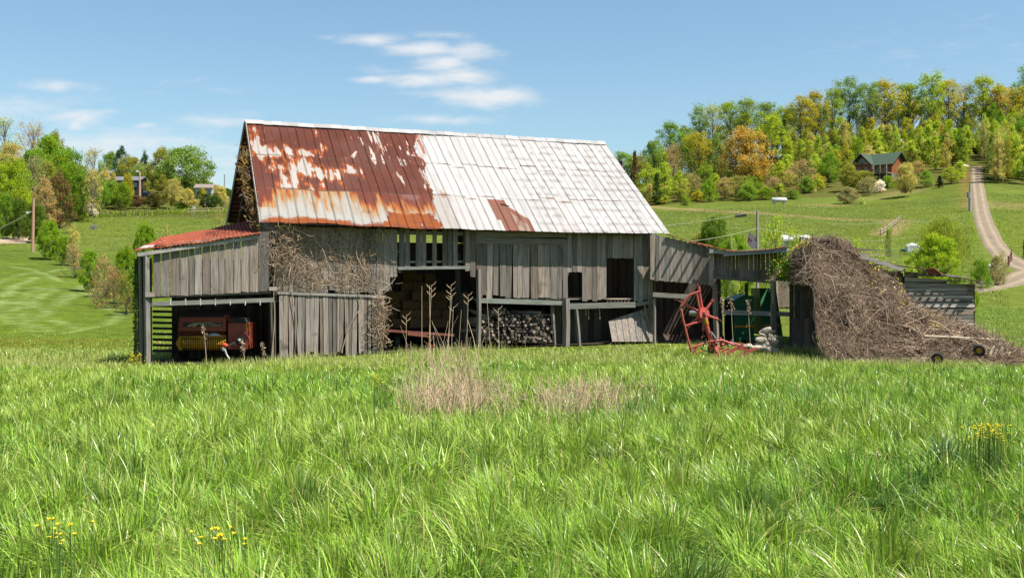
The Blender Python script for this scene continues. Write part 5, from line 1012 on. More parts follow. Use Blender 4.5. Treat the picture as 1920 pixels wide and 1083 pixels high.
m = MB(); b = hit(175, 430); m.box(b + Vector((0, 0, .3)), (.9, .5, .6)); m.box(b + Vector((.35, 0, .65)), (.4, .4, .2)); o = m.build('feed_box', M['steel']); bev(o, .06); tag(o, 'small pale feed box alone in the far left field', 'box')
# ------------------------------------------------------------------ trees
def tree_mesh(seed, H, zlo, R, shape, ncl, nleaf, ls, cr, tr, fork=0, up=.25, droop=0., vis=1.0, flat=.8):
    r = np.random.default_rng(seed); Pc = []
    lob = [(r.uniform(0, 6.28), r.uniform(.7, 1.15)) for _ in range(6)]
    for i in range(ncl):
        t = r.random() ** (.85 if shape != 'vase' else .6); a = r.uniform(0, 2 * math.pi)
        w = {'round': math.sqrt(max(0, 1 - (2 * t - .9) ** 2 / 1.3)), 'cone': (1 - t) ** .8 * .95 + .05, 'oval': math.sin(math.pi * min(1, t * .9 + .12)) ** .7, 'vase': .35 + .65 * math.sin(math.pi * min(1, t * .85 + .08)), 'dome': math.sqrt(max(0, 1 - t * t))}[shape]
        lobe = 1 + .22 * math.sin(a * 2 + lob[0][0]) + .18 * math.sin(a * 3 + t * 5 + lob[1][0]) + .12 * math.sin(t * 9 + lob[2][0])
        rad = R * w * lobe * r.random() ** .42; z = zlo * H + t * (1 - zlo) * H * (1 - .06) * (1 if shape == 'cone' else r.uniform(.94, 1.03))
        Pc.append((rad * math.cos(a), rad * math.sin(a), z))
    Pc = np.array(Pc); n = ncl * nleaf; cid = np.repeat(np.arange(ncl), nleaf)
    sc = cr * r.uniform(.55, 1.35, ncl)[cid][:, None]; g_ = r.normal(size=(n, 3)); g_ /= np.linalg.norm(g_, axis=1)[:, None]; off = g_ * (r.random(n) ** .5)[:, None] * sc * np.array([1, 1, flat])
    P = Pc[cid] + off
    if droop: P[:, 2] -= droop * r.random(n) ** 1.0 * 1.0; P[:, 2] = np.maximum(P[:, 2], .3)
    d = r.normal(size=(n, 3)); d[:, 2] *= .7
    if droop: d[:, :2] *= .25; d[:, 2] = -1
    d /= np.linalg.norm(d, axis=1)[:, None]; e = np.cross(d, r.normal(size=(n, 3))); e /= np.linalg.norm(e, axis=1)[:, None]; s = ls * r.uniform(.5, 1.3, n)[:, None]
    wd = .62 if not droop else .16
    V = np.stack([P - d * s, P + e * s * wd, P + d * s, P - e * s * wd], 1).reshape(-1, 3); clump = r.uniform(.82, 1.18, ncl)[cid]; hue = r.uniform(-.12, .12, ncl)[cid]; k = clump * r.uniform(.75, 1.25, n)
    C = np.stack([k * (1 + hue), k, k * (1 - hue)], -1); crown = npmesh('crown', V, np.arange(4 * n).reshape(-1, 4), np.repeat(C, 4, axis=0)); crown.materials.append(M['leaf'])
    # trunk and limbs
    m = MB(); lean = r.normal(0, .02 * H, 2); topz = H * (.9 if shape in ('cone', 'oval', 'vase') else .75)
    tk = [Vector((lean[0] * (z / H) ** 1.5 + math.sin(z) * .03, lean[1] * (z / H) ** 1.5, z)) for z in np.linspace(-.4, topz, 7)]; m.tube(tk, [tr * (1.25 if i == 0 else 1 - i / 7.5) for i in range(7)], 7)
    pick = r.permutation(ncl)[:int(min(ncl, 46) * vis)]
    for i in pick:
        c = Vector(Pc[i]); rr = math.hypot(c.x, c.y); z0 = max(zlo * H * .75, c.z - rr * (1.0 if shape != 'cone' else .25) - up * H * .3); f = min(1, max(0, z0 / topz)); a = Vector((tk[-1].x * f ** 1.5, tk[-1].y * f ** 1.5, z0)); mid = a.lerp(c, .5) + Vector((r.normal() * .15, r.normal() * .15, -.04 * rr))
        if (c - a).length < .3: continue
        r0 = tr * (.42 - .22 * f); m.tube([a, mid, c], [r0, r0 * .6, r0 * .2], 4, cap=False)
        for q in range(fork):
            e2 = c + Vector(r.normal(size=3)) * cr * .9; m.tube([mid.lerp(c, r.uniform(0, .8)), e2], [r0 * .3, r0 * .12], 3, cap=False)
    me = bpy.data.meshes.new('trunk'); me.from_pydata([tuple(v) for v in m.v], [], m.f); me.materials.append(M['bark']); me.polygons.foreach_set('use_smooth', np.ones(len(me.polygons), bool)); me.update()
    return dict(H=H, W=2 * R + cr, trunk=me, crown=crown)
PRO = {
 'tall': [tree_mesh(100 + i, 20, .38, 3.8, 'vase', 105, 62, .16, 1.1, .26, 2, .3) for i in range(4)],
 'sparse': [tree_mesh(110 + i, 20, .34, 3.6, 'vase', 74, 30, .15, 1.3, .26, 4, .3) for i in range(2)],
 'round': [tree_mesh(120 + i, 12, .16, 4.6, 'round', 170, 95, .16, 1.15, .28, 0) for i in range(3)],
 'oval': [tree_mesh(130 + i, 10, .10, 2.7, 'oval', 95, 56, .14, .8, .15, 1) for i in range(3)],
 'sapling': [tree_mesh(140 + i, 8, .12, 1.45, 'oval', 50, 44, .13, .62, .08, 1) for i in range(4)],
 'cone': [tree_mesh(150 + i, 8, .05, 1.5, 'cone', 130, 80, .11, .42, .13, 0, 0) for i in range(2)],
 'twig': [tree_mesh(160 + i, 9, .14, 3.0, 'round', 100, 24, .12, .9, .16, 6, .3) for i in range(2)],
 'shrub': [tree_mesh(170 + i, 3, .05, 1.8, 'dome', 110, 90, .06, .42, .07, 2) for i in range(3)],
 'brushy': [tree_mesh(180 + i, 3, .05, 1.8, 'dome', 80, 26, .07, .4, .05, 7) for i in range(2)],
 'willow': [tree_mesh(190, 12, .50, 4.8, 'dome', 170, 130, .24, .7, .3, 1, droop=6.5)],
 'near': [tree_mesh(200 + i, 6, .08, 2.5, 'round', 190, 140, .075, .5, .12, 1) for i in range(2)],
}
NAMES = dict(tall='deciduous_tree', sparse='deciduous_tree', round='broad_tree', oval='small_tree', sapling='sapling', cone='cedar_tree', twig='bare_tree', shrub='shrub', brushy='brush_shrub', willow='willow_tree', near='leafy_tree')
CATS = dict(tall='tree', sparse='tree', round='tree', oval='tree', sapling='sapling', cone='tree', twig='tree', shrub='shrub', brushy='shrub', willow='willow', near='tree')
PAL = dict(lg=(.185, .275, .035), g=(.125, .225, .03), dg=(.045, .085, .022), yg=(.25, .33, .03), og=(.27, .265, .035), br=(.31, .235, .075), gg=(.15, .24, .075), bg=(.15, .25, .022), vb=(.20, .29, .025), ol=(.185, .205, .05), tan=(.33, .32, .15), wh=(.58, .58, .86), pk=(.33, .25, .14), db=(.12, .08, .05), pale=(.27, .34, .15), ygs=(.265, .35, .055), twg=(.30, .24, .16), gray=(.24, .235, .16))
rt_ = random.Random(77); cnt = {}
def tree(kind, px, top, d, w, colr, label, group=None, base=None, jitter=.0):
    pr = PRO[kind]; i = cnt.get(kind, 0); cnt[kind] = i + 1; pr = pr[i % len(pr)]
    b = hit(px, base) if base else at(px, d); Y = b.y; H = E - (top - 541.5) / F * Y - b.z
    if H < .8: H = .8
    W = w / F * Y; c = PAL[colr] if isinstance(colr, str) else colr; k = rt_.uniform(.9, 1.1)
    root = bpy.data.objects.new(NAMES[kind], None); root.location = (b.x, b.y, b.z - .05); root.rotation_euler.z = rt_.uniform(0, 6.28); root.scale = (W / pr['W'], W / pr['W'], H / pr['H']); COL.objects.link(root)
    for nm in ('trunk', 'crown'):
        o = bpy.data.objects.new(nm, pr[nm]); o.parent = root; COL.objects.link(o); o.color = (*[q * k for q in c], 1) if nm == 'crown' else (1, 1, 1, 1)
    return tag(root, label, CATS[kind], group)
# --- ridge wood on the right, tall trees against the sky
RIDGE = [(1163,283,'g',46,345),(1258,226,'g',52,335),(1284,232,'gg',40,340),(1312,196,'gg',48,350),(1336,190,'pale',46,345),(1368,187,'lg',46,350),(1402,182,'lg',54,345),(1438,187,'gg',46,352),(1470,196,'lg',44,345),(1502,178,'og',56,345),
         (1530,168,'og',48,350),(1562,160,'lg',42,352),(1592,142,'gg',50,355),(1628,152,'gg',52,350),(1660,147,'og',58,352),(1702,152,'lg',54,356),(1745,134,'lg',60,352),(1778,146,'og',50,358),(1806,150,'gray',46,362),(1845,140,'yg',62,360),(1872,156,'br',44,358),(1905,160,'og',52,360),(1932,122,'g',60,365),(1975,130,'yg',60,365)]
POS = ['just right of the barn roof peak', 'at the low left end of the ridge wood', 'second along the ridge wood from its low left end', 'where the ridge wood first rises', 'pale topped, above the orange brown spreading tree', 'left of the tallest green pair on the left half of the ridge', 'broad green crown left of the bright yellow green tree', 'above the bright yellow green tree', 'right behind the bright yellow green tree', 'rust tinged crown right of the bright yellow green tree',
       'rust tinged crown left of the log house', 'above the round green tree by the log house', 'narrow high crown just left above the log house', 'sparse crown directly above the log house', 'golden crown right above the log house roof', 'green crown right of the log house', 'highest broad crown in mid ridge', 'golden crown right of the highest broad one', 'grey nearly leafless crown on the ridge', 'large yellow green crown above the dirt road', 'brown tinged crown right above the dirt road', 'golden crown near the right edge', 'green crown cut by the right edge of the picture', 'beyond the right edge']
for (x, t, c, w, d), p in zip(RIDGE[:-1], POS): tree('sparse' if c in ('gray', 'pale') else 'tall', x, t, d, w * 1.22, c, 'tall ridge tree, ' + p, 'tall trees along the ridge')
r_ = random.Random(5)
for i in range(34):   # second rank filling the ridge
    x = 1290 + i * 19.5 + r_.uniform(-6, 6); t = np.interp(x, [1290, 1400, 1600, 1750, 1950], [232, 205, 178, 168, 160]) + r_.uniform(0, 40)
    tree(r_.choice(['tall', 'tall', 'sparse']), x, t, 368 + r_.uniform(-6, 10), r_.uniform(34, 50), r_.choice(['lg', 'og', 'yg', 'ol', 'lg', 'gg']), 'green or golden spring tree in the back rank of the ridge wood', 'back rank of the ridge wood')
for i in range(22):   # the low left end of the wood, just right of the barn roof
    x = 1150 + i * 9.5 + r_.uniform(-5, 5); t = np.interp(x, [1150, 1200, 1260, 1360], [300, 282, 262, 240]) + r_.uniform(0, 26)
    tree(r_.choice(['round', 'oval', 'tall', 'twig']), x, t, 322 + r_.uniform(-8, 14), r_.uniform(30, 48), r_.choice(['lg', 'g', 'ol', 'gg', 'yg', 'twg']), 'spring tree filling the low left end of the ridge wood', 'trees filling the low left end of the wood')
for i in range(26):   # understorey below tall trunks
    x = 1300 + i * 25 + r_.uniform(-8, 8); t = np.interp(x, [1300, 1450, 1600, 1750, 1950], [285, 262, 248, 222, 225]) + r_.uniform(-8, 14)
    tree('oval', x, t, 350 + r_.uniform(-10, 4), r_.uniform(24, 38), r_.choice(['og', 'ol', 'yg', 'br', 'ol', 'dg']), 'olive and gold understorey tree below the tall ridge trunks', 'understorey trees under the ridge wood')
for (x, t, w, d, k, c, l) in [
    (1190, 278, 20, 300, 'cone', 'db', 'dark purplish cedar beside the right end of the barn roof'), (1225, 262, 50, 320, 'round', 'gg', 'blue green rounded tree next to the dark cedar right of the barn'),
    (1262, 268, 46, 318, 'twig', 'twg', 'nearly bare tree with dark trunk at the left of the wood'), (1308, 245, 58, 300, 'tall', 'og', 'orange green tree left of the large orange brown tree'),
    (1398, 235, 92, 288, 'round', 'br', 'large orange brown spreading tree in front of the wood'), (1447, 212, 62, 290, 'tall', 'yg', 'bright yellow green tree with a straight dark trunk'),
    (1350, 268, 40, 305, 'oval', 'ol', 'olive tree between the orange green and orange brown trees'), (1215, 306, 52, 272, 'oval', 'ygs', 'yellow green thicket tree nearest the barn roof'), (1246, 302, 48, 275, 'oval', 'ygs', 'yellow green thicket tree second from the barn roof'),
    (1275, 318, 40, 268, 'oval', 'ygs', 'yellow green thicket tree third from the barn roof'), (1232, 322, 26, 262, 'cone', 'dg', 'very small dark cedar in the yellow green thicket'), (1300, 322, 36, 270, 'twig', 'twg', 'tan twiggy shrub tree right of the yellow green thicket'),
    (1322, 300, 42, 280, 'oval', 'lg', 'fresh green tree left below the orange brown tree'), (1330, 335, 40, 262, 'shrub', 'bg', 'bright green bushy clump at the meadow edge'), (1286, 368, 22, 255, 'shrub', 'bg', 'little bright bush at the field edge right of the barn'),
    (1380, 328, 62, 262, 'twig', 'ol', 'olive scrub tree below the orange brown tree'), (1402, 345, 50, 258, 'shrub', 'g', 'green bush left of the white tank'), (1435, 350, 46, 258, 'shrub', 'bg', 'bright green bush behind the white tank'), (1486, 354, 34, 256, 'shrub', 'g', 'dark green bush right of the white tank'),
    (1505, 296, 56, 272, 'twig', 'twg', 'brown twiggy tree right of the white tank'), (1528, 286, 40, 285, 'oval', 'ygs', 'yellow green small tree left of the round green one'), (1554, 285, 40, 282, 'round', 'g', 'round deep green tree left of the log house'),
    (1462, 300, 40, 290, 'oval', 'ygs', 'small yellow tree under the straight dark trunk'), (1480, 318, 46, 280, 'twig', 'pk', 'pinkish brown bare thicket tree'), (1592, 306, 46, 268, 'round', 'ol', 'olive tree covering the left end of the log house'), (1618, 318, 50, 264, 'round', 'ol', 'olive tree in front of the log house deck'),
    (1628, 330, 46, 258, 'twig', 'gray', 'grey bare shrub tree below the log house'), (1590, 350, 52, 238, 'shrub', 'gray', 'grey green willowy bush alone on the slope, left of the flowering one'), (1616, 372, 16, 236, 'shrub', 'pale', 'tiny pale bush beside the grey green willowy bush'),
    (1650, 336, 24, 262, 'oval', 'wh', 'white flowering small tree under the log house'), (1664, 328, 34, 270, 'shrub', 'bg', 'bright low green shrub at the foot of the log house'), (1698, 304, 50, 246, 'round', 'tan', 'tan and cream leafed tree right of the log house on the slope'),
    (1736, 318, 38, 262, 'oval', 'g', 'green tree right of the tan leafed one'), (1762, 328, 17, 256, 'cone', (.02, .035, .012), 'narrow very dark cedar on the upper slope'), (1784, 312, 46, 262, 'oval', 'yg', 'yellow green tree beside the narrow dark cedar'), (1722, 300, 34, 285, 'twig', 'pk', 'reddish twiggy tree behind the tan leafed tree'),
    (1800, 300, 30, 272, 'oval', 'ygs', 'yellow green tree left of the top of the dirt road'), (1685, 262, 20, 330, 'cone', 'dg', 'dark pine above the log house roof'), (1830, 268, 36, 340, 'cone', 'dg', 'dark evergreen at the head of the dirt road'), (1900, 212, 40, 350, 'cone', 'dg', 'dark evergreen under the golden trees at right')]:
    tree(k, x, t, d, w, c, l)
ru = random.Random(91)
for i in range(95):   # undergrowth along the foot of the wood
    x = ru.uniform(1205, 1570); d = ru.uniform(262, 318); b = at(x, d); yb = 541.5 - (b.z - E) / d * F
    tree(ru.choice(['shrub', 'oval', 'twig', 'sapling', 'oval']), x, yb - ru.uniform(16, 42), d, ru.uniform(22, 42), ru.choice(['ygs', 'ol', 'og', 'twg', 'lg', 'ygs', 'tan', 'g']), 'mixed green and tan undergrowth bush at the foot of the wood right of the barn', 'undergrowth at the foot of the wood')
rr2 = random.Random(31); SAP = 0
for i in range(170):
    x = rr2.uniform(1470, 1822); d = rr2.uniform(292, 350); b = at(x, d); yb = 541.5 - (b.z - E) / d * F; h = rr2.uniform(44, 80)
    if 1590 < x < 1700 and d < 302: continue
    tree('sapling' if rr2.random() < .7 else 'oval', x, yb - h, d, rr2.uniform(20, 38), rr2.choice(['ygs', 'ygs', 'yg', 'lg', 'og', 'tan', 'ol', 'g']), 'slender spring sapling in the thicket on the slope behind the log house', 'saplings on the slope behind the log house')
for i in range(120):
    x = rr2.uniform(1843, 1960); d = rr2.uniform(255, 350); b = at(x, d); yb = 541.5 - (b.z - E) / d * F; h = rr2.uniform(50, 95)
    if x < 1850 and d < 270: x += 12
    tree(rr2.choice(['sapling', 'oval', 'oval', 'twig']), x + (18 if d < 300 else 0) * (x < 1862), yb - h, d, rr2.uniform(24, 46), rr2.choice(['ygs', 'yg', 'og', 'ol', 'g', 'tan', 'ygs']), 'leafy young tree in the thicket right of the dirt road', 'young trees right of the dirt road')
for x, t, d in ((1545, 262, 345), (1520, 268, 340), (1690, 250, 335), (1790, 235, 352), (1880, 268, 320), (1808, 320, 300)): tree('oval', x, t + 10, d, 20, 'wh', 'small white flowering dogwood glimpsed among the wooded slope', 'dogwoods in the wooded slope')
# --- bushes behind the sheds
for (k, x, t, d, w, c, l) in [
    ('near', 1340, 404, 74, 92, (.10, .17, .03), 'dark and bright green rounded bush behind the shed roof'), ('near', 1380, 434, 70, 66, 'bg', 'bright green bush spilling behind the shed roof'), ('near', 1312, 436, 76, 60, 'ol', 'olive bush just right of the barn eave'), ('near', 1374, 442, 66, 26, 'pale', 'pale feathery little bush behind the shed roof'),
    ('brushy', 1455, 402, 76, 84, 'ygs', 'airy yellow green bush right of the grey pole'), ('brushy', 1490, 418, 78, 66, 'ygs', 'airy yellow green bush left of the white shed roof'), ('brushy', 1604, 446, 70, 80, 'ygs', 'loose yellow green bush above the dead vine mound'), ('brushy', 1650, 464, 66, 80, 'ygs', 'loose yellow green bush over the crib roof'), ('brushy', 1585, 440, 80, 50, 'tan', 'tan twiggy bush above the dead vine mound'),
    ('willow', 1766, 402, 112, 118, (.19, .25, .04), 'drooping willow behind the bright bush on the right'), ('near', 1756, 436, 92, 84, 'vb', 'vivid green bush in front of the willow'),
    ('shrub', 1838, 482, 92, 50, 'g', 'dark rounded bush left of the rail fence'), ('shrub', 1868, 478, 96, 40, 'gray', 'grey green bush behind the rail fence'), ('shrub', 1752, 502, 72, 56, 'vb', 'low bright green bramble above the crib roof, left part'), ('shrub', 1795, 506, 72, 56, 'bg', 'low bright green bramble above the crib roof, right part'), ('shrub', 1824, 518, 70, 30, 'vb', 'small bright bramble at the crib roof end'), ('shrub', 1710, 496, 72, 50, 'ygs', 'yellowish bramble over the crib roof'), ('shrub', 1668, 420, 132, 20, 'pale', 'small pale bush growing in the broken rail fence'),
    ('brushy', 1880, 468, 98, 26, 'tan', 'tan dry shrub at the fork of road and farm track'), ('shrub', 1925, 440, 130, 20, 'dg', 'dark bush cut by the right edge above the track')]: tree(k, x, t, d, w, c, l)
# --- left side
for (k, x, t, d, w, c, l) in [
    ('sparse', 8, 214, 235, 60, 'pale', 'pale grey green airy tree at the top left edge'), ('sparse', 60, 222, 225, 62, 'pk', 'pinkish brown topped tree with white limbs on the left'), ('tall', 22, 262, 215, 56, 'tan', 'tan leafed tree under the airy one at the left edge'),
    ('round', 92, 252, 215, 76, 'bg', 'bright green crown below the pinkish brown tree'), ('round', 128, 272, 218, 66, 'g', 'green crown at the right shoulder of the left wood'), ('round', 100, 246, 235, 50, 'ol', 'olive crown peeping above the bright green one'), ('round', 62, 278, 208, 66, 'g', 'full green crown in the middle of the left wood'),
    ('round', 130, 300, 205, 60, 'bg', 'green crown lower down the right side of the left wood'), ('round', 22, 298, 175, 88, 'vb', 'vivid yellow green tree at the left edge above the driveway'), ('twig', 62, 290, 185, 70, 'gray', 'grey budding tree between vivid and green crowns'), ('round', 88, 300, 195, 60, 'ol', 'olive tree in the lower left wood'),
    ('oval', 112, 318, 168, 58, 'db', 'dark reddish brown cedar like tree of the left wood'), ('oval', 84, 330, 165, 50, 'twg', 'dull brown tree beside the reddish brown one'), ('round', 150, 312, 200, 44, 'g', 'green tree left of the tan sparse tree'), ('sparse', 176, 272, 205, 48, 'tan', 'tan sparse tree left of the low grey roofed house'), ('twig', 172, 312, 200, 56, 'tan', 'cream budding tree in front of the grey roofs'),
    ('round', 206, 284, 300, 40, 'bg', 'bright green tree behind the grey roofed house'), ('oval', 229, 272, 300, 42, (.035, .085, .03), 'dark pine, taller one, behind the grey roofed house'), ('oval', 271, 281, 300, 26, (.035, .08, .03), 'dark pine, smaller one, right of the taller pine'),
    ('round', 246, 292, 292, 56, 'ol', 'olive tree between the two dark pines'), ('round', 262, 308, 285, 40, 'gg', 'blue green tree behind the light pole'), ('round', 305, 277, 285, 66, 'ol', 'dark olive full tree left of the large grey green tree'), ('round', 348, 274, 280, 116, 'gg', 'largest grey green spreading tree on the left skyline'),
    ('round', 240, 322, 243, 26, 'og', 'small golden tree close before the middle of the low dark house'), ('round', 196, 318, 246, 34, 'tan', 'cream budding tree before the left end of the low dark house'), ('oval', 380, 350, 250, 22, 'og', 'narrow golden bush before the small white house'), ('round', 186, 330, 222, 46, 'g', 'full green tree between tan sparse tree and low dark house'), ('oval', 213, 322, 245, 30, 'tan', 'cream flowering tree before the low house'), ('round', 208, 335, 238, 36, 'g', 'green tree left in front of the low house'), ('round', 230, 340, 236, 34, 'bg', 'bright green tree in front of the low house'), ('oval', 276, 335, 270, 16, 'og', 'small golden tree right of the light pole'), ('oval', 305, 325, 245, 38, 'ol', 'slim olive tree right of the parked car'),
    ('round', 326, 334, 242, 40, 'tan', 'cream budding tree, left of two, before the big grey green tree'), ('round', 350, 352, 238, 44, 'tan', 'cream budding tree, right of two, before the big grey green tree'), ('round', 288, 362, 240, 38, (.06, .06, .02), 'dark bronze bush right below the car'), ('round', 256, 366, 240, 40, 'db', 'dark brownish bush left below the car'), ('round', 195, 370, 240, 34, 'g', 'green bush right of the white blossoms'),
    ('round', 222, 362, 240, 32, 'ol', 'olive bush below the bright green tree'), ('round', 390, 362, 245, 36, 'dg', 'dark green bush below the white house'), ('round', 412, 345, 250, 36, 'tan', 'tan bush between white house and barn gable'), ('round', 374, 356, 250, 20, 'dg', 'narrow dark bush left of the white house'), ('shrub', 340, 378, 238, 40, 'g', 'low green bush at the left field fence'), ('round', 404, 366, 246, 30, 'dg', 'dark bush nearest the barn gable'),
    ('oval', 167, 378, 212, 34, 'wh', 'white blossoming tree at the far edge of the left field'), ('round', 148, 340, 215, 44, 'ol', 'olive tree above the white blossoms'), ('twig', 180, 350, 225, 30, 'gray', 'grey half dead tree with bare limbs'), ('shrub', 150, 392, 205, 40, 'bg', 'low green hedge bush left of the blossoms'),
    ('near', 12, 360, 150, 44, 'g', 'roadside tree, first from the left edge'), ('near', 36, 370, 148, 40, (.07, .12, .02), 'roadside tree, second from the left edge'), ('near', 64, 378, 144, 50, (.085, .14, .025), 'roadside tree behind the bare utility pole'), ('near', 93, 412, 118, 56, 'bg', 'bright green round bush right of the bare utility pole'), ('oval', 138, 418, 112, 34, 'tan', 'slender cream budding tree at the field corner'), ('shrub', 118, 442, 112, 36, 'bg', 'low bright bush between round bush and slender tree'),
    ('near', 272, 412, 88, 56, 'bg', 'bright green bush standing behind the lean-to roof'), ('brushy', 312, 420, 86, 42, 'tan', 'pale tan bush right of the bright one behind the lean-to'), ('near', 236, 458, 80, 46, 'bg', 'green bush next to the left end of the lean-to roof'), ('near', 168, 464, 88, 44, 'bg', 'green bush at the left end of the brown scrub'),
    ('brushy', 196, 474, 84, 60, 'twg', 'brown bare scrub in the hollow, upper part'), ('brushy', 214, 496, 76, 70, (.24, .17, .11), 'brown bare scrub in the hollow, lower part'), ('brushy', 236, 505, 70, 50, 'ol', 'olive scrub beside the lean-to wall'), ('brushy', 180, 515, 77, 30, 'twg', 'low brown scrub at the mown field edge'), ('near', 250, 500, 72, 36, 'g', 'green bush close behind the lean-to post'), ('brushy', 140, 456, 100, 50, 'twg', 'low brown bramble below the slender cream tree'),
    ('brushy', 410, 382, 120, 26, 'tan', 'tan bush at the right end of the left field by the barn')]: tree(k, x, t, d, w, c, l)
rb3 = random.Random(8)
for i in range(26):
    x = rb3.uniform(-40, 165); d = rb3.uniform(232, 300); b = at(x, d); yb = 541.5 - (b.z - E) / d * F
    tree(rb3.choice(['round', 'oval', 'tall']), x, yb - rb3.uniform(30, 50), d, rb3.uniform(34, 56), rb3.choice(['g', 'bg', 'ol', 'tan', 'lg']), 'mixed green tree crowded in the left hillside wood', 'trees filling the left hillside wood')
for i in range(34):
    x = 185 + i * 7.5 + rb3.uniform(-4, 4); d = rb3.uniform(300, 345)
    tree('round', x, np.interp(x, [180, 300, 440], [318, 315, 348]) + rb3.uniform(0, 18), d, rb3.uniform(26, 40), rb3.choice(['g', 'ol', 'dg', 'gg']), 'green tree closing the view behind the left houses', 'trees behind the left houses')
V, Qq, Cc = leafcloud(9000, lambda r, n: np.array([tuple(hit_) for hit_ in [(lambda p: p + Vector((0, 0, abs(r.normal(0, .45)))))(at(a, np.interp(a, [100, 250, 425], [205, 224, 236]) + b)) for a, b in zip(r.uniform(100, 425, n), r.normal(0, 1.5, n))]]), .16, [(.12, .2, .03), (.2, .28, .04), (.09, .13, .03)], 9)
o = link('hedge', npmesh('hedge', V, Qq, Cc), M['leaf']); tag(o, 'low leafy hedge running along the far edge of the left field', 'hedge')

# ------------------------------------------------------------------ grass
def inside(x, y):
    """inside a building"""
    def rel(W, x, y): return (x - W.ax) * W.ux + (y - W.ay) * W.uy, -(x - W.ax) * W.uy + (y - W.ay) * W.ux
    s, v = rel(WB, x, y); a = (s > .4) & (s < 17.4) & (v > .62) & (v < 7.3)
    s, v = rel(WL, x, y); b = (s > -.2) & (s < 4.6) & (v > .35) & (v < 4.5)
    s, v = rel(WS, x, y); c = (s > 0) & (s < 7) & (v > .3) & (v < 5)
    return a | b | c
def blades(name, n, xy, h, w, col, seed, lean=.5, k=4, stiff=1.0, mat='blade', lab=None, zoff=0, ang=None):
    r = np.random.default_rng(seed); x, y = xy; n = len(x); z = ground(x, y) - .02; L = h; a = r.uniform(0, 2 * math.pi, n) ; a = a if ang is None else ang + r.normal(0, .7, n); dh = np.stack([np.cos(a), np.sin(a), np.zeros(n)], -1) + np.array([-.2, .0, 0]); b = np.abs(r.normal(0, lean, n)) + .08
    sd = a + r.uniform(-1, 1, n) + math.pi / 2; side = np.stack([np.cos(sd), np.sin(sd), np.zeros(n)], -1); V = np.zeros((n, k, 2, 3)); P0 = np.stack([x, y, z], -1)
    for i in range(k):
        t = i / (k - 1); c = P0 + np.array([0, 0, 1]) * (L * (t - .36 * np.minimum(b, 1.75) * t * t))[:, None] + dh * (L * b * (t ** 1.8) * .75)[:, None]; ww = (w * (1 - t ** 1.6) + .0006 if i < k - 1 else w * .04)
        V[:, i, 0] = c - side * (ww / 2)[:, None]; V[:, i, 1] = c + side * (ww / 2)[:, None]
    idx = np.arange(n * k * 2).reshape(n, k, 2); Q = np.stack([idx[:, :-1, 0], idx[:, :-1, 1], idx[:, 1:, 1], idx[:, 1:, 0]], -1).reshape(-1, 4)
    tip = np.linspace(.94, 1.05, k)[None, :, None, None]; C = np.broadcast_to(col[:, None, None, :] * tip, (n, k, 2, 3)).reshape(-1, 3)  # slight base shading painted into each blade, paler towards the tip
    return link(name, npmesh(name, V.reshape(-1, 3), Q, C), M[mat])
def scatter(n, d0, d1, seed, half=.56, p=1.0):
    r = np.random.default_rng(seed); y = np.sqrt(r.uniform(d0 ** 2, d1 ** 2, n)); x = r.uniform(-half, half, n) * y; return x, y, r
GA = np.array([(.16, .27, .030), (.20, .32, .035), (.115, .22, .030), (.26, .36, .06), (.21, .34, .03), (.085, .17, .045), (.40, .46, .19)])
def meadow(name, n, d0, d1, seed, hs, ws, seedheads=0, band=0):
    x, y, r = scatter(n, d0, d1, seed)
    if band: s_ = np.sign(x + 1e-9); y = r.uniform(d0, d1, n); x = s_ * (.55 * y + band * r.random(n))
    cl = vn(x, y, .55, 3); cl2 = fbm(x, y, 3.5, 8, 3); cl3 = vn(x, y, 1.3, 12); keep = r.random(n) < (.42 + .75 * cl)
    dry = (y > 11) & (fbm(x, y, 2.2, 17, 2) > .75); keep &= ~inside(x, y)
    x, y, cl, cl2, cl3 = x[keep], y[keep], cl[keep], cl2[keep], cl3[keep]; n = len(x)
    # tuft pulling: blades gather at clump centres
    gs = .40; gx_ = np.floor(x / gs); gy_ = np.floor(y / gs); cx_ = (gx_ + hsh(gx_, gy_, 1)) * gs; cy_ = (gy_ + hsh(gx_, gy_, 2)) * gs; pull = r.uniform(0, .88, n); x = x * (1 - pull) + cx_ * pull; y = y * (1 - pull) + cy_ * pull
    rad_ = np.arctan2(y - cy_, x - cx_); tuft = hsh(gx_, gy_, 6); h = hs * (.45 + .55 * cl2 + .5 * cl3) * (.7 + .6 * tuft) * r.uniform(.5, 1.15, n)
    h = h * np.interp(y, [0, 30, 38, 49], [1, 1, .85, .45]); h = h * np.where((np.abs(x) < 40) & inside(x, y + 1.0), .75, 1)
    w = ws * r.uniform(.45, 1.8, n); ci = np.clip((cl2 * 3.0 + r.normal(1.2, 1.4, n)).astype(int), 0, 6); ci = np.where(tuft > .97, 5, ci); ci = np.where((y > 17) & (ci == 5), 2, ci); ci = np.where((tuft < .10), 3, ci)
    col = GA[ci] * r.uniform(.55, 1.4, n)[:, None] * (.82 + .40 * hsh(gx_, gy_, 21))[:, None]; old = r.random(n) < .09; col[old] = np.array([.42, .34, .17]) * r.uniform(.7, 1.2, old.sum())[:, None]
    yl = (sstep(.42, .66, fbm(x, y, 6, 33, 3)) * np.interp(y, [8, 20], [.2, .6]))[:, None]; col = col * (1 - yl) + np.array([.30, .36, .07]) * yl
    far = sstep(33, 40, y)[:, None] * (r.random(n) < .65)[:, None] * .65; col = col * (1 - far) + np.array([.38, .40, .11]) * far
    o = blades(name, n, (x, y), h, w, col, seed + 1, lean=.95, ang=rad_, k=5); return tag(o, None, None, None, 'stuff')
meadow('meadow_grass', 92000, 3.2, 9, 41, .36, .0105)
meadow('meadow_grass', 130000, 9, 18, 42, .34, .0150)
meadow('meadow_grass', 150000, 18, 32, 43, .32, .023)
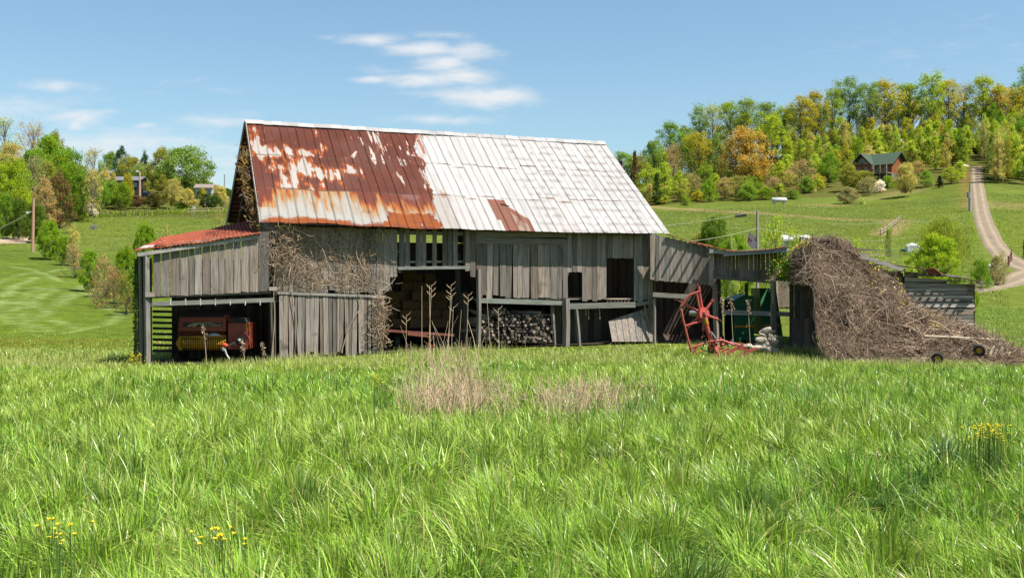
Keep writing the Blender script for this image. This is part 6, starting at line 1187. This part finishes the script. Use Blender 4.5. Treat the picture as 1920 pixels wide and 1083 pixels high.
meadow('meadow_grass', 130000, 32, 49, 44, .25, .034)
meadow('meadow_grass', 36000, 1.2, 12, 45, .36, .020, band=7)
meadow('meadow_grass', 44000, 12, 46, 46, .30, .036, band=8)
x, y, r = scatter(42000, 44, 60, 48, half=.53); kp = (x / y < -.30) & (r.random(len(x)) < np.interp(y, [44, 60], [1, .1])); x, y = x[kp], y[kp]; n = len(x)
o = blades('meadow_grass', n, (x, y), r.uniform(.10, .28, n) * np.interp(y, [44, 60], [1, .4]), np.full(n, .03), GA[r.integers(0, 5, n)] * r.uniform(.7, 1.1, n)[:, None], 49, lean=.8); tag(o, kind='stuff')
# seed head grass by the barn: light fuzzy tops
x, y, r = scatter(26000, 33, 46, 51); kp = ~inside(x, y) & (fbm(x, y, 3, 2, 2) > .45); x, y = x[kp], y[kp]; n = len(x)
o = blades('seeding_grass', n, (x, y), r.uniform(.28, .46, n), np.full(n, .016), np.array([(.40, .41, .16)]) * r.uniform(.7, 1.2, n)[:, None], 52, lean=.25); tag(o, kind='stuff')
# short turf on the nearer mown ground
x, y, r = scatter(120000, 46, 74, 53, half=.55); kp = ~inside(x, y); x, y = x[kp], y[kp]; n = len(x); kp = (x / y > .30); x, y = x[kp], y[kp]; n = len(x)
o = blades('short_turf', n, (x, y), r.uniform(.06, .15, n), np.full(n, .03), np.array([(.18, .29, .05)]) * r.uniform(.8, 1.3, n)[:, None], 54, lean=.6); tag(o, kind='stuff')
# pasture tufts on the hill fields
x, y, r = scatter(170000, 58, 235, 56, half=.52); kp = ~inside(x, y) & ((x / y > .05) | (x / y < -.22)) & ~((x / y > .42) & (np.abs(960 + F * x / y - np.interp(y, [90, 105, 130, 180, 245], [1915, 1890, 1870, 1845, 1832])) < 24)) & ~((x / y < -.22) & (y < 135)); x, y = x[kp], y[kp]; n = len(x)
cc_ = np.array([(.112, .155, .026)]) * (.6 + .8 * fbm(x, y, 7, 3, 3))[:, None] * r.uniform(.8, 1.3, n)[:, None]; cc_ = np.where((r.random(n) < .25)[:, None], np.array([.17, .17, .05]), cc_)
o = blades('pasture_tufts', n, (x, y), r.uniform(.06, .16, n), .04 + y * .0005, cc_, 57, lean=.6, k=3); tag(o, kind='stuff')
x, y, r = scatter(60000, 50, 132, 58, half=.52); kp = (x / y < -.30); x, y = x[kp], y[kp]; n = len(x)
o = blades('mown_stubble', n, (x, y), r.uniform(.03, .08, n), np.full(n, .05), np.array([(.11, .17, .035)]) * r.uniform(.7, 1.3, n)[:, None], 59, lean=.6, k=3); tag(o, kind='stuff')
# broad leaved weeds between the tufts
x, y, r = scatter(2600, 4.2, 20, 64, half=.54); kp = vn(x, y, 1.1, 44) > .62; x, y = x[kp], y[kp]; n = len(x); x = np.repeat(x, 7); y = np.repeat(y, 7); n = len(x)
o = blades('broadleaf_weeds', n, (x, y), r.uniform(.12, .34, n), r.uniform(.025, .05, n), np.array([(.15, .27, .04)]) * r.uniform(.7, 1.3, n)[:, None], 65, lean=.8, k=5); tag(o, kind='stuff')
# long arching foreground blades
x, y, r = scatter(3600, 4.0, 13, 61, half=.55); gx_ = np.floor(x / .9); gy_ = np.floor(y / .9); kp = hsh(gx_, gy_, 9) > .62; x, y = x[kp], y[kp]; n = len(x)
o = blades('long_grass', n, (x, y), r.uniform(.4, .7, n), r.uniform(.005, .010, n), GA[r.integers(0, 7, n)] * r.uniform(.8, 1.3, n)[:, None], 62, lean=.75, k=6); tag(o, kind='stuff')
# dry reed bed
r = np.random.default_rng(71); n = 1050; px = np.where(r.random(n) < .55, r.normal(850, 48, n), r.normal(1090, 55, n)); px = np.clip(px, 755, 1225); dd = r.uniform(13.8, 18.2, n); x = (px - 960) / F * dd; h = r.uniform(.28, .8, n) * np.where(px < 930, 1.0 + 1.3 * r.random(n) ** 3, .85)
kp = vn(px, dd * 20, 22, 3) > .30; x, dd, h, px = x[kp], dd[kp], h[kp], px[kp]; n = len(x)
P0 = np.stack([x, dd, ground(x, dd)], -1); D = np.stack([r.normal(0, .16, n), r.normal(0, .12, n), np.ones(n)], -1); P = curly(n, P0, D, h, 6, .17, 72)
o = twigs('dry_reeds', P, np.linspace(1, .5, 6)[None, :] * r.uniform(.003, .0075, n)[:, None], np.array([(.60, .46, .30)]) * r.uniform(.6, 1.2, n)[:, None], None, 'straw', 4); tag(o, kind='stuff')
n = 900; px = np.where(r.random(n) < .5, r.normal(870, 50, n), r.normal(1100, 45, n)); dd = r.uniform(15.5, 19, n); x = (px - 960) / F * dd; P0 = np.stack([x, dd, ground(x, dd) + r.uniform(.05, .4, n)], -1); P = curly(n, P0, r.normal(size=(n, 3)), r.uniform(.1, .3, n), 5, .5, 73)
o = twigs('dry_leaf_litter', P, np.linspace(1, .3, 5)[None, :] * r.uniform(.003, .0075, n)[:, None], np.array([(.55, .42, .28)]) * r.uniform(.6, 1.2, n)[:, None], None, 'straw', 3); tag(o, kind='stuff')
# tall standing stalks with branched heads
def stalk(px0, b0, px1, t1, d, heads, lab, w=.0046, name='dry_stalk'):
    a = pt(px0, b0, d); a.z = gz(a.x, a.y); b = pt(px1, t1, d); e = empty(name, a, lab, 'dry stalk', 'tall dry stalks before the barn'); m = MB(); q = a.lerp(b, .5) + Vector((.012, 0, 0)); m.tube([a, q, b], [w * 1.15, w, w * .55], 6, (.66, .50, .34)); m.build('stem', M['straw'], e)
    if heads:
        m = MB(); ax = (b - a).normalized()
        for i in range(heads):
            o_ = b - ax * (.02 + i * .045); s = (-1) ** i; L = .07 + .03 * random.random(); tip = o_ + Vector((s * L * .8, random.uniform(-.03, .03), L * .8)); m.tube([o_, o_.lerp(tip, .6) + Vector((s * .01, 0, 0)), tip], [.004, .004, .0025], 5, (.66, .50, .35))
        m.build('seed_head', M['straw'], e)
stalk(806, 770, 805, 535, 17, 0, 'tall dry stalk with a plain tip, in front of the hay opening', .006)
for a in ((757, 770, 762, 590, 4, 'dry stalk with drooping head furthest left in the wide opening'), (788, 768, 791, 536, 0, 'straight bare dry stalk left of the two tallest'), (796, 772, 809, 534, 5, 'tallest branched dry stalk before the hay bales'), (824, 770, 848, 552, 2, 'strongly leaning dry stalk in the opening'),
          (832, 765, 846, 533, 6, 'branched dry stalk with feathery head right of the leaning one'), (838, 760, 850, 575, 2, 'thin dry stalk beside the feathery one'), (868, 700, 878, 552, 4, 'forked dry stalk near the right jamb of the opening'), (925, 720, 912, 545, 0, 'long bare stalk leaning left in front of the woodpile'), (935, 700, 934, 578, 3, 'short branched stalk in front of the woodpile'),
          (845, 775, 842, 665, 2, 'stout broken stalk in the left part of the reed bed'), (838, 790, 843, 660, 0, 'pale thick stalk at the front of the reed bed'), (893, 770, 890, 690, 1, 'short stalk in the middle of the reed bed'), (1150, 790, 1155, 705, 0, 'short dry stalk at the right of the reed bed'), (1062, 780, 1060, 700, 1, 'short dry stalk left of centre in the right reeds'), (775, 770, 770, 640, 0, 'thin dry stalk at the left of the reed bed'), (815, 775, 835, 640, 0, 'inclined thin stalk over the left reeds'), (862, 770, 866, 655, 1, 'upright medium stalk in the left reeds')):
    stalk(a[0], a[1], a[2], a[3], 16.5 if a[3] < 700 else 16, a[4], a[5])
for (px_, b_, t_, Y, l) in ((1360, 650, 560, 41, 'dark seeded weed stalk right of the red rake, left of two'), (1376, 650, 558, 41.2, 'dark seeded weed stalk right of the red rake, right of two'), (1408, 650, 562, 41.4, 'seeded weed stalk before the green wagon'), (460, 680, 640, 39, 'withered brown weed in front of the baler flywheel'), (388, 660, 612, 39, 'brown drooping seed stalk before the yellow pickup'), (497, 680, 640, 39, 'withered weed beside the lean-to corner')):
    a = pt(px_, b_, Y); a.z = gz(a.x, a.y); b = pt(px_ - 6, t_, Y); e = empty('weed_stalk', a, l, 'weed'); m = MB(); m.tube([a, a.lerp(b, .5), b], [.016, .013, .008], 5, (.42, .34, .26)); m.build('stem', M['straw'], e); V, Qq, Cc = leafcloud(46, lambda r, n: np.array([b - (b - a).normalized() * q + Vector(r.normal(0, .05, 3)) for q in r.uniform(0, .5, n)]), .045, [(.34, .26, .2), (.28, .2, .15)], int(px_)); link('seed_head', npmesh('seed_head', V - np.array(base_of(e)), Qq, Cc), M['straw'], e)
# yellow flowers
def flowers(px, base, Y, w, hpx, n, size, lab, seed):
    r = np.random.default_rng(seed); a = at(px, Y); e = empty('wildflower', a, lab, 'wildflowers'); m = MB(); C0 = []
    for i in range(n):
        p = at(px + r.normal(0, w * .32), Y + r.normal(0, .12 * Y * .05)); top = p.copy(); py = base - hpx * r.uniform(.25, 1.0); top.z = E - (py - 541.5) / F * p.y; top.x += r.normal(0, .02)
        if top.z < p.z + .05: top.z = p.z + .05
        m.tube([p, p.lerp(top, .6), top], [.003, .0025, .002], 4); C0.append(top)
    m.build('stem', material('stem_green', (.14, .26, .04), nscale=3, namt=.2) if 'stem_green' not in bpy.data.materials else bpy.data.materials['stem_green'], e)
    m = MB()
    for t in C0:
        for k in range(5):
            an = k * 2 * math.pi / 5 + r.random(); u = Vector((math.cos(an) * .8, math.sin(an) * .8, .75)) * size; s = Vector((-math.sin(an), math.cos(an), 0)) * size * .5
            m.add([t, t + u * .6 + s, t + u, t + u * .6 - s], [(0, 1, 2, 3)])
        m.tube([t, t + Vector((0, 0, size * .25))], size * .25, 5)
    m.build('petals', M['petal'], e)
flowers(253, 692, 36.5, 36, 30, 90, .038, 'bright yellow flower clump at the foot of the lean-to post', 1); flowers(412, 1045, 5.3, 70, 60, 16, .016, 'scattered yellow buttercups in the lower left foreground, right group', 2); flowers(120, 1060, 5.3, 90, 95, 15, .016, 'scattered yellow buttercups in the lower left corner', 3)
flowers(1852, 845, 9.2, 62, 50, 70, .016, 'yellow flower cluster in the grass at the right', 4); flowers(713, 735, 15.5, 26, 32, 26, .018, 'small yellow flower clump left of the dry reeds', 5); flowers(1832, 735, 21, 50, 8, 8, .016, 'a few yellow flowers in the grass near the red bar', 6); flowers(1000, 668, 38, 40, 8, 7, .022, 'tiny yellow flowers before the woodpile', 7); flowers(590, 668, 37, 20, 12, 6, .022, 'tiny yellow flowers before the sliding door', 8)
# bare earth inside the buildings
def floorpoly(name, pts): 
    m = MB(); q = [Vector((p.x, p.y, gz(p.x, p.y) + .06)) for p in pts]; n = 12; V = []
    for j in range(n + 1):
        for i in range(n + 1): p = q[0].lerp(q[1], i / n).lerp(q[3].lerp(q[2], i / n), j / n); V.append((p.x, p.y, gz(p.x, p.y) + .05 + .03 * random.random()))
    m.add(V, [(j * (n + 1) + i, j * (n + 1) + i + 1, (j + 1) * (n + 1) + i + 1, (j + 1) * (n + 1) + i) for j in range(n) for i in range(n)]); return tag(m.build(name, M['dirt']), kind='structure')
floorpoly('dirt_floor', [WB.P(.3, 0, .75), WB.P(17.3, 0, .75), WB.P(17.3, 0, 7.2), WB.P(.3, 0, 7.2)]); floorpoly('lean_to_floor', [WL.P(.1, 0, .5), WL.P(4.6, 0, .5), WL.P(4.6, 0, 4), WL.P(.6, 0, 4)]); floorpoly('shed_floor', [WS.P(0, 0, .6), WS.P(6.6, 0, .6), WS.P(6.6, 0, 5), WS.P(0, 0, 5)])
